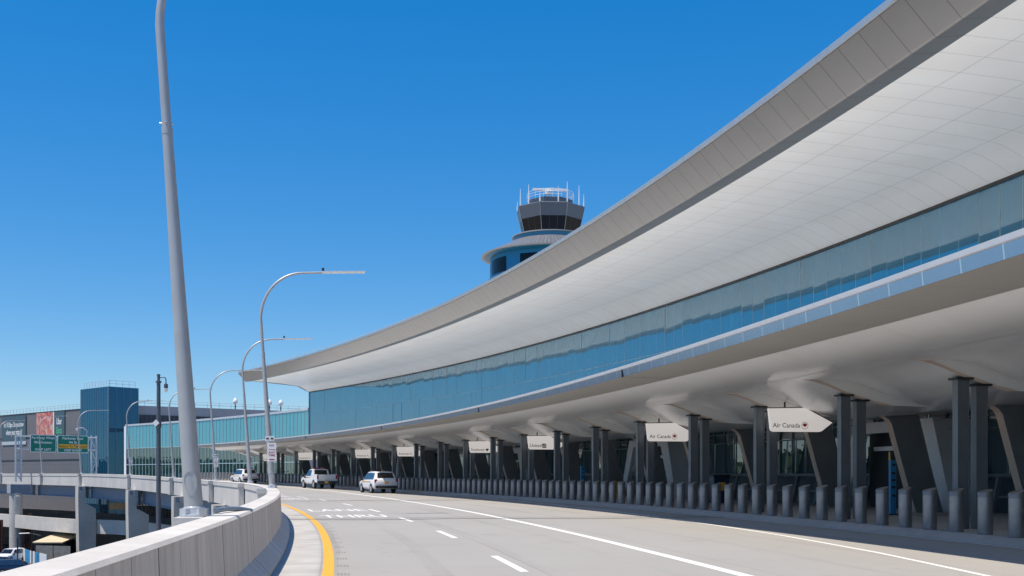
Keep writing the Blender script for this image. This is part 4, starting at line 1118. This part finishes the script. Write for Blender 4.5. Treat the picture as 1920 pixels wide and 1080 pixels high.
def make_car(name, kind, paint, patrol=True):
    t = empty(name, (0, 0, 0))
    if kind == 'suv':
        st = [(-2.50, .55, .98, 1.02, .86, .80), (-2.44, .40, 1.06, 1.12, .96, .86), (-2.30, .36, 1.10, 1.22, .99, .86), (-2.02, .34, 1.10, 1.70, 1.0, .72), (-1.8, .33, 1.09, 1.755, 1.0, .72),
              (-.6, .33, 1.08, 1.78, 1.0, .73), (.3, .33, 1.07, 1.75, 1.0, .72), (1.15, .33, 1.05, 1.17, 1.0, .80), (1.3, .33, 1.04, 1.10, .99, .84), (2.15, .36, .95, 1.0, .97, .84), (2.45, .45, .8, .86, .90, .8), (2.5, .5, .7, .75, .8, .7)]
        wy, wr = (-1.45, 1.45), .37
    else:
        st = [(-.95, .45, 1.22, 1.26, 1.0, .85), (-.9, .45, 1.22, 1.30, 1.0, .86), (-.72, .45, 1.22, 1.88, 1.0, .76), (-.3, .45, 1.2, 1.93, 1.0, .75), (.4, .45, 1.18, 1.9, 1.0, .74), (1.15, .45, 1.18, 1.27, 1.0, .84), (1.3, .45, 1.17, 1.22, 1.0, .86), (2.3, .5, 1.1, 1.14, .98, .86), (2.75, .55, .95, 1.0, .95, .85)]
        wy, wr = (-1.75, 1.75), .41
    mb = MB(); loft(mb, st); body = mb.build('body', paint, t, smooth=32)
    if kind != 'suv':
        mb = MB()
        for x in (-.95, .95): mb.box((x, -1.95, 1.0), (.1, 2.0, .78))
        mb.box((0, -1.95, .66), (1.8, 2.0, .1)); mb.box((0, -2.92, 1.0), (1.78, .08, .74)); mb.build('cargo_bed', paint, t)
        mb = MB(); mb.box((0, -2.965, 1.02), (1.5, .012, .5)); mb.build('tailgate', M['lampwhite'], t)
        mb = MB(); mb.box((0, -3.02, .62), (1.96, .18, .24)); mb.build('bumper', M['bumper'], t)
        mb = MB(); mb.face([(-.66, -.925, 1.32), (.66, -.925, 1.32), (.6, -.76, 1.82), (-.6, -.76, 1.82)]); mb.build('rear_window', M['carglass'], t)
        for sgn in (-1, 1):
            mb = MB()
            mb.face([(sgn*.965, -.72, 1.26), (sgn*.965, .1, 1.26), (sgn*.80, .1, 1.82), (sgn*.80, -.58, 1.82)]); mb.face([(sgn*.965, .16, 1.26), (sgn*.965, 1.0, 1.26), (sgn*.80, .45, 1.82), (sgn*.80, .16, 1.82)])
            mb.build('side_window', M['carglass_blue'], t)
            mb = MB(); mb.box((sgn*.93, -2.962, 1.12), (.15, .02, .38)); mb.build('tail_light', M['taillight'], t)
            mb = MB(); mb.box((sgn*1.01, .6, 1.12), (.012, 2.4, .06)); mb.build('side_stripe', M['amber'], t)
        ry = -3.12
    else:
        mb = MB(); mb.face([(-.70, -2.31, 1.24), (.70, -2.31, 1.24), (.62, -2.07, 1.66), (-.62, -2.07, 1.66)]); mb.build('rear_window', M['carglass'], t)
        mb = MB(); mb.face([(-.72, 1.12, 1.22), (.72, 1.12, 1.22), (.62, .36, 1.72), (-.62, .36, 1.72)]); mb.build('windscreen', M['carglass'], t)
        mb = MB(); mb.box((0, -2.50, .50), (1.8, .12, .22)); mb.build('bumper', M['bumper'], t)
        mb = MB(); mb.box((0, 2.48, .48), (1.7, .1, .2)); mb.build('bumper', M['bumper'], t)
        for sgn in (-1, 1):
            mb = MB()
            mb.face([(sgn*.968, -1.95, 1.16), (sgn*.968, -1.05, 1.15), (sgn*.775, -1.05, 1.66), (sgn*.775, -1.8, 1.64)]); mb.face([(sgn*.968, -.98, 1.15), (sgn*.968, -.1, 1.14), (sgn*.775, -.1, 1.67), (sgn*.775, -.98, 1.66)])
            mb.face([(sgn*.968, -.03, 1.14), (sgn*.968, .85, 1.13), (sgn*.80, .35, 1.63), (sgn*.775, -.03, 1.67)]); mb.build('side_window', M['carglass_blue'], t)
            mb = MB(); mb.box((sgn*.87, -2.43, 1.0), (.2, .12, .26)); mb.build('tail_light', M['taillight'], t)
            mb = MB(); mb.box((sgn*.72, 2.44, .78), (.3, .08, .13)); mb.build('headlight', M['lampwhite'], t)
            if patrol:
                mb = MB(); mb.box((sgn*1.005, 0, .95), (.012, 2.6, .07)); mb.build('side_stripe', M['amber'], t)
        ry = -2.51
    mb = MB(); mb.box((.0 if kind == 'suv' else -.1, ry, .86 if kind == 'suv' else .62), (.34, .02, .17)); mb.build('number_plate', M['plate'], t)
    if patrol:
        zt = 1.78 if kind == 'suv' else 1.94
        mb = MB(); mb.box((0, -.1, zt+.06), (1.05, .26, .1)); lbar = mb.build('light_bar', M['taillight'] if kind != 'suv' else M['bumper'], t)
        mb = MB(); mb.box((.35, -.1, zt+.061), (.3, .265, .09)); mb.build('amber_lens', M['amber'], lbar)
        mb = MB(); mb.tube([(.3, -.6, zt), (.3, -.62, zt+.45)], .012, 5); mb.build('aerial', M['bumper'], t)
    for sgn in (-1, 1):
        mb = MB(); mb.box((sgn*1.06, .95, 1.1), (.2, .1, .15)); mb.build('mirror', M['bumper'], t)
        for y in wy:
            mb = MB()
            pts = [(wr*1.17*math.cos(a), wr*1.17*math.sin(a)) for a in [math.pi*i/12 for i in range(13)]]
            mb.face([(sgn*1.004, y+c, wr+s_) for c, s_ in pts]); mb.build('wheel_arch', M['bumper'], t)
            mb = MB(); n = 20
            for x in (.80, 1.015):
                for j in range(n):
                    a = 2*math.pi*j/n; mb.v.append(Vector((sgn*x, y+wr*math.cos(a), wr+wr*math.sin(a))))
            for j in range(n):
                j2 = (j+1) % n; mb.f.append([j, j2, n+j2, n+j]); mb.m.append(0); mb.uv.append([(0, 0)]*4)
            mb.f.append(list(range(n))); mb.m.append(0); mb.uv.append([(0, 0)]*n); mb.f.append(list(range(n, 2*n))); mb.m.append(0); mb.uv.append([(0, 0)]*n)
            wl = mb.build('wheel', M['tyre'], t, smooth=40)
            mb = MB(); mb.face([(sgn*1.02, y+wr*.66*math.cos(2*math.pi*j/16), wr+wr*.66*math.sin(2*math.pi*j/16)) for j in range(16)])
            mb.build('rim', M['rim'], wl)
    return t
suv = make_car('patrol_suv', 'suv', M['carwhite'])
suv.location = P(68.4, 3.5, 0, 1); suv.rotation_euler = (0, 0, head(68.4))
tag(suv, 'white patrol SUV seen from behind, right of the pickup truck', 'car', 'white vehicles at the kerb')
s2 = copy_tree(suv); s2.location = P(114.6, 3.5, 0, 1); s2.rotation_euler = (0, 0, head(114.6))
tag(s2, 'farthest white patrol SUV, with striped rear, behind the lamp posts', 'car', 'white vehicles at the kerb')
mb = MB()
for k in range(6):
    x = -.75+.28*k; mb.face([(x, -2.515, .70), (x+.12, -2.515, .70), (x+.28, -2.455, 1.02), (x+.16, -2.455, 1.02)])
mb.build('chevron_stripes', M['crimson'], s2)
pk = make_car('pickup_truck', 'pickup', M['carwhite'])
pk.location = P(87.6, 3.5, 0, 1); pk.rotation_euler = (0, 0, head(87.6))
tag(pk, 'white pickup truck with red light bar seen from behind', 'truck', 'white vehicles at the kerb')
yc = make_car('parked_car', 'suv', M['carwhite'], False); yc.location = yb(20, 1054); yc.rotation_euler = (0, 0, math.pi-.12)
tag(yc, 'white parked SUV facing the viewer in the yard below', 'car', 'cars parked in the yard')
for k, (x, y, m, r, lb) in enumerate(((32, 1077, 'carblue', -1.2, 'dark blue parked car beside the black yard post'), (3, 1072, 'carblack', -1.4, 'black parked car cut by the left edge of the picture'))):
    c = make_car('parked_car', 'suv', M[m], False); c.location = yb(x, y); c.rotation_euler = (0, 0, r); tag(c, lb, 'car', 'cars parked in the yard')

# ------------------------------------------------------------------ person under the road
def person(loc, rz, label):
    J = {'pel': (0, 0, .95), 'waist': (0, .01, 1.12), 'chest': (0, .0, 1.33), 'neck': (0, .01, 1.50), 'head0': (0, .03, 1.58), 'head1': (0, .03, 1.72),
         'shL': (-.18, 0, 1.42), 'elL': (-.25, .02, 1.14), 'wrL': (-.26, .12, .90), 'haL': (-.26, .16, .81), 'shR': (.18, 0, 1.42), 'elR': (.25, -.02, 1.14), 'wrR': (.25, .06, .90), 'haR': (.25, .09, .81),
         'hiL': (-.1, 0, .90), 'knL': (-.11, .12, .50), 'anL': (-.11, .08, .09), 'toL': (-.12, .24, .035), 'hiR': (.1, 0, .90), 'knR': (.11, .02, .50), 'anR': (.11, -.18, .10), 'toR': (.12, -.05, .035)}
    rad = {'pel': .14, 'waist': .135, 'chest': .155, 'neck': .06, 'head0': .085, 'head1': .085, 'shL': .075, 'shR': .075, 'elL': .052, 'elR': .052, 'wrL': .036, 'wrR': .036, 'haL': .04, 'haR': .04,
           'hiL': .10, 'hiR': .10, 'knL': .068, 'knR': .068, 'anL': .045, 'anR': .045, 'toL': .04, 'toR': .04}
    E = [('pel', 'waist'), ('waist', 'chest'), ('chest', 'neck'), ('neck', 'head0'), ('head0', 'head1'), ('chest', 'shL'), ('shL', 'elL'), ('elL', 'wrL'), ('wrL', 'haL'), ('chest', 'shR'), ('shR', 'elR'), ('elR', 'wrR'), ('wrR', 'haR'),
         ('pel', 'hiL'), ('hiL', 'knL'), ('knL', 'anL'), ('anL', 'toL'), ('pel', 'hiR'), ('hiR', 'knR'), ('knR', 'anR'), ('anR', 'toR')]
    names = list(J); me = bpy.data.meshes.new('person')
    me.from_pydata([J[n] for n in names], [(names.index(a), names.index(b)) for a, b in E], [])
    o = bpy.data.objects.new('person', me); C.objects.link(o)
    m = o.modifiers.new('skin', 'SKIN'); me.skin_vertices or None
    for i, n in enumerate(names):
        sv = me.skin_vertices[0].data[i]; sv.radius = (rad[n], rad[n]); sv.use_root = (n == 'pel')
    o.modifiers.new('sub', 'SUBSURF').levels = 2
    dg = bpy.context.evaluated_depsgraph_get(); dg.update()
    m2 = bpy.data.meshes.new_from_object(o.evaluated_get(dg)); o.modifiers.clear(); o.data = m2
    m2.materials.append(M['clothes']); m2.materials.append(M['skin'])
    for p in m2.polygons:
        p.use_smooth = True
        if p.center.z > 1.47 or (p.center.z < .9 and p.center.z > .7 and abs(p.center.x) > .2): p.material_index = 1
    o.location = loc; o.rotation_euler = (0, 0, rz); tag(o, label, 'person')
    mb = MB(); mb.lathe([(.115, 1.62), (.118, 1.70), (.09, 1.79), (.02, 1.82)], (0, .03, 0), 14); mb.build('cap', M['ink'], o, smooth=60)
person(yb(133, 1033), 1.2, 'person in dark clothes walking in the shade under the road')

# ------------------------------------------------------------------ trees across the parkway (seen in the glass)
mb = MB(); tk = MB()
for k in range(80):
    ang = R_(random.uniform(30, 78)); dist = random.uniform(190, 340)
    c = Vector((-math.sin(ang)*dist, math.cos(ang)*dist, -10))
    hgt = random.uniform(13, 18); rr = random.uniform(5, 7.5)
    mb.tube([c, c+Vector((0, 0, hgt*.5))], [.4, .25], 5, 1)
    core = [[c+Vector((rr*.72*math.sin(th_)*math.cos(ph_)*f_, rr*.72*math.sin(th_)*math.sin(ph_)*f_, hgt*.62+hgt*.30*math.cos(th_)*f_)) for ph_, f_ in ((2*math.pi*j/9, random.uniform(.75, 1.15)) for j in range(9))] for th_ in (math.pi*i/6 for i in range(7))]
    i0 = len(mb.v)
    for row in core: mb.v += row
    for i in range(6):
        for j in range(9):
            j2 = (j+1) % 9; mb.f.append([i0+i*9+j, i0+i*9+j2, i0+(i+1)*9+j2, i0+(i+1)*9+j]); mb.m.append(0); mb.uv.append([(0, 0)]*4)
    for q in range(420):
        v = Vector((random.gauss(0, .5), random.gauss(0, .5), random.gauss(0, .45)))
        if v.length > 1.1: continue
        p = c+Vector((v.x*rr, v.y*rr, hgt*.62+v.z*hgt*.38))
        a = Vector((random.uniform(-1, 1), random.uniform(-1, 1), random.uniform(-1, 1))).normalized()*random.uniform(.3, .6)
        b = a.orthogonal().normalized()*random.uniform(.3, .55)
        mb.face([p-a, p+b*.6, p+a, p-b*.6])
tag(mb.build('tree_belt', [M['leaf'], M['bark']], smooth='keep'), 'far belt of green trees across the parkway', 'trees', kind='stuff')

# ------------------------------------------------------------------ light, sky, camera
SD = Vector((-.33, -.20, 1.0)).normalized()
el = math.asin(SD.z); az = math.atan2(SD.x, SD.y)
W = bpy.data.worlds.new('World'); SC.world = W; W.use_nodes = True
nt = W.node_tree; bg = nt.nodes['Background']
sky = nt.nodes.new('ShaderNodeTexSky'); sky.sky_type = 'NISHITA'; sky.sun_disc = False
sky.sun_elevation = el; sky.sun_rotation = az; sky.air_density = 1.0; sky.dust_density = .0; sky.ozone_density = 1.6; sky.altitude = 0
hs = nt.nodes.new('ShaderNodeHueSaturation'); hs.inputs['Saturation'].default_value = 1.60; hs.inputs['Hue'].default_value = .505
def vscale(src, k):
    n = nt.nodes.new('ShaderNodeVectorMath'); n.operation = 'SCALE'; n.inputs['Scale'].default_value = k; nt.links.new(src, n.inputs[0]); return n.outputs[0]
gm = nt.nodes.new('ShaderNodeGamma'); gm.inputs[1].default_value = .60
nt.links.new(vscale(sky.outputs[0], .15), gm.inputs[0])
tn = nt.nodes.new('ShaderNodeVectorMath'); tn.operation = 'MULTIPLY'; tn.inputs[1].default_value = (.86, 1.0, 1.17); nt.links.new(vscale(gm.outputs[0], 1/.15), tn.inputs[0])
nt.links.new(tn.outputs[0], hs.inputs['Color']); nt.links.new(hs.outputs[0], bg.inputs[0]); bg.inputs[1].default_value = .082
L = bpy.data.lights.new('sun', 'SUN'); L.energy = 4.2; L.angle = R_(.53); L.color = (1, .89, .745)
lo_ = bpy.data.objects.new('sun', L); C.objects.link(lo_); lo_.location = (0, 0, 60)
lo_.rotation_euler = (-SD).to_track_quat('-Z', 'Y').to_euler()
cam = bpy.data.cameras.new('camera'); co = bpy.data.objects.new('camera', cam); C.objects.link(co)
co.location = (0, 0, 1.64); co.rotation_euler = (math.pi/2, 0, 0)
cam.sensor_width = 36; cam.lens = 2000/1920*36; cam.shift_y = (887.2-540)/1920; cam.clip_end = 6000; cam.clip_start = .1
SC.camera = co
SC.view_settings.view_transform = 'Standard'; SC.view_settings.look = 'None'; SC.view_settings.exposure = 0.40; SC.view_settings.gamma = 1
SC.cycles.use_denoising = True
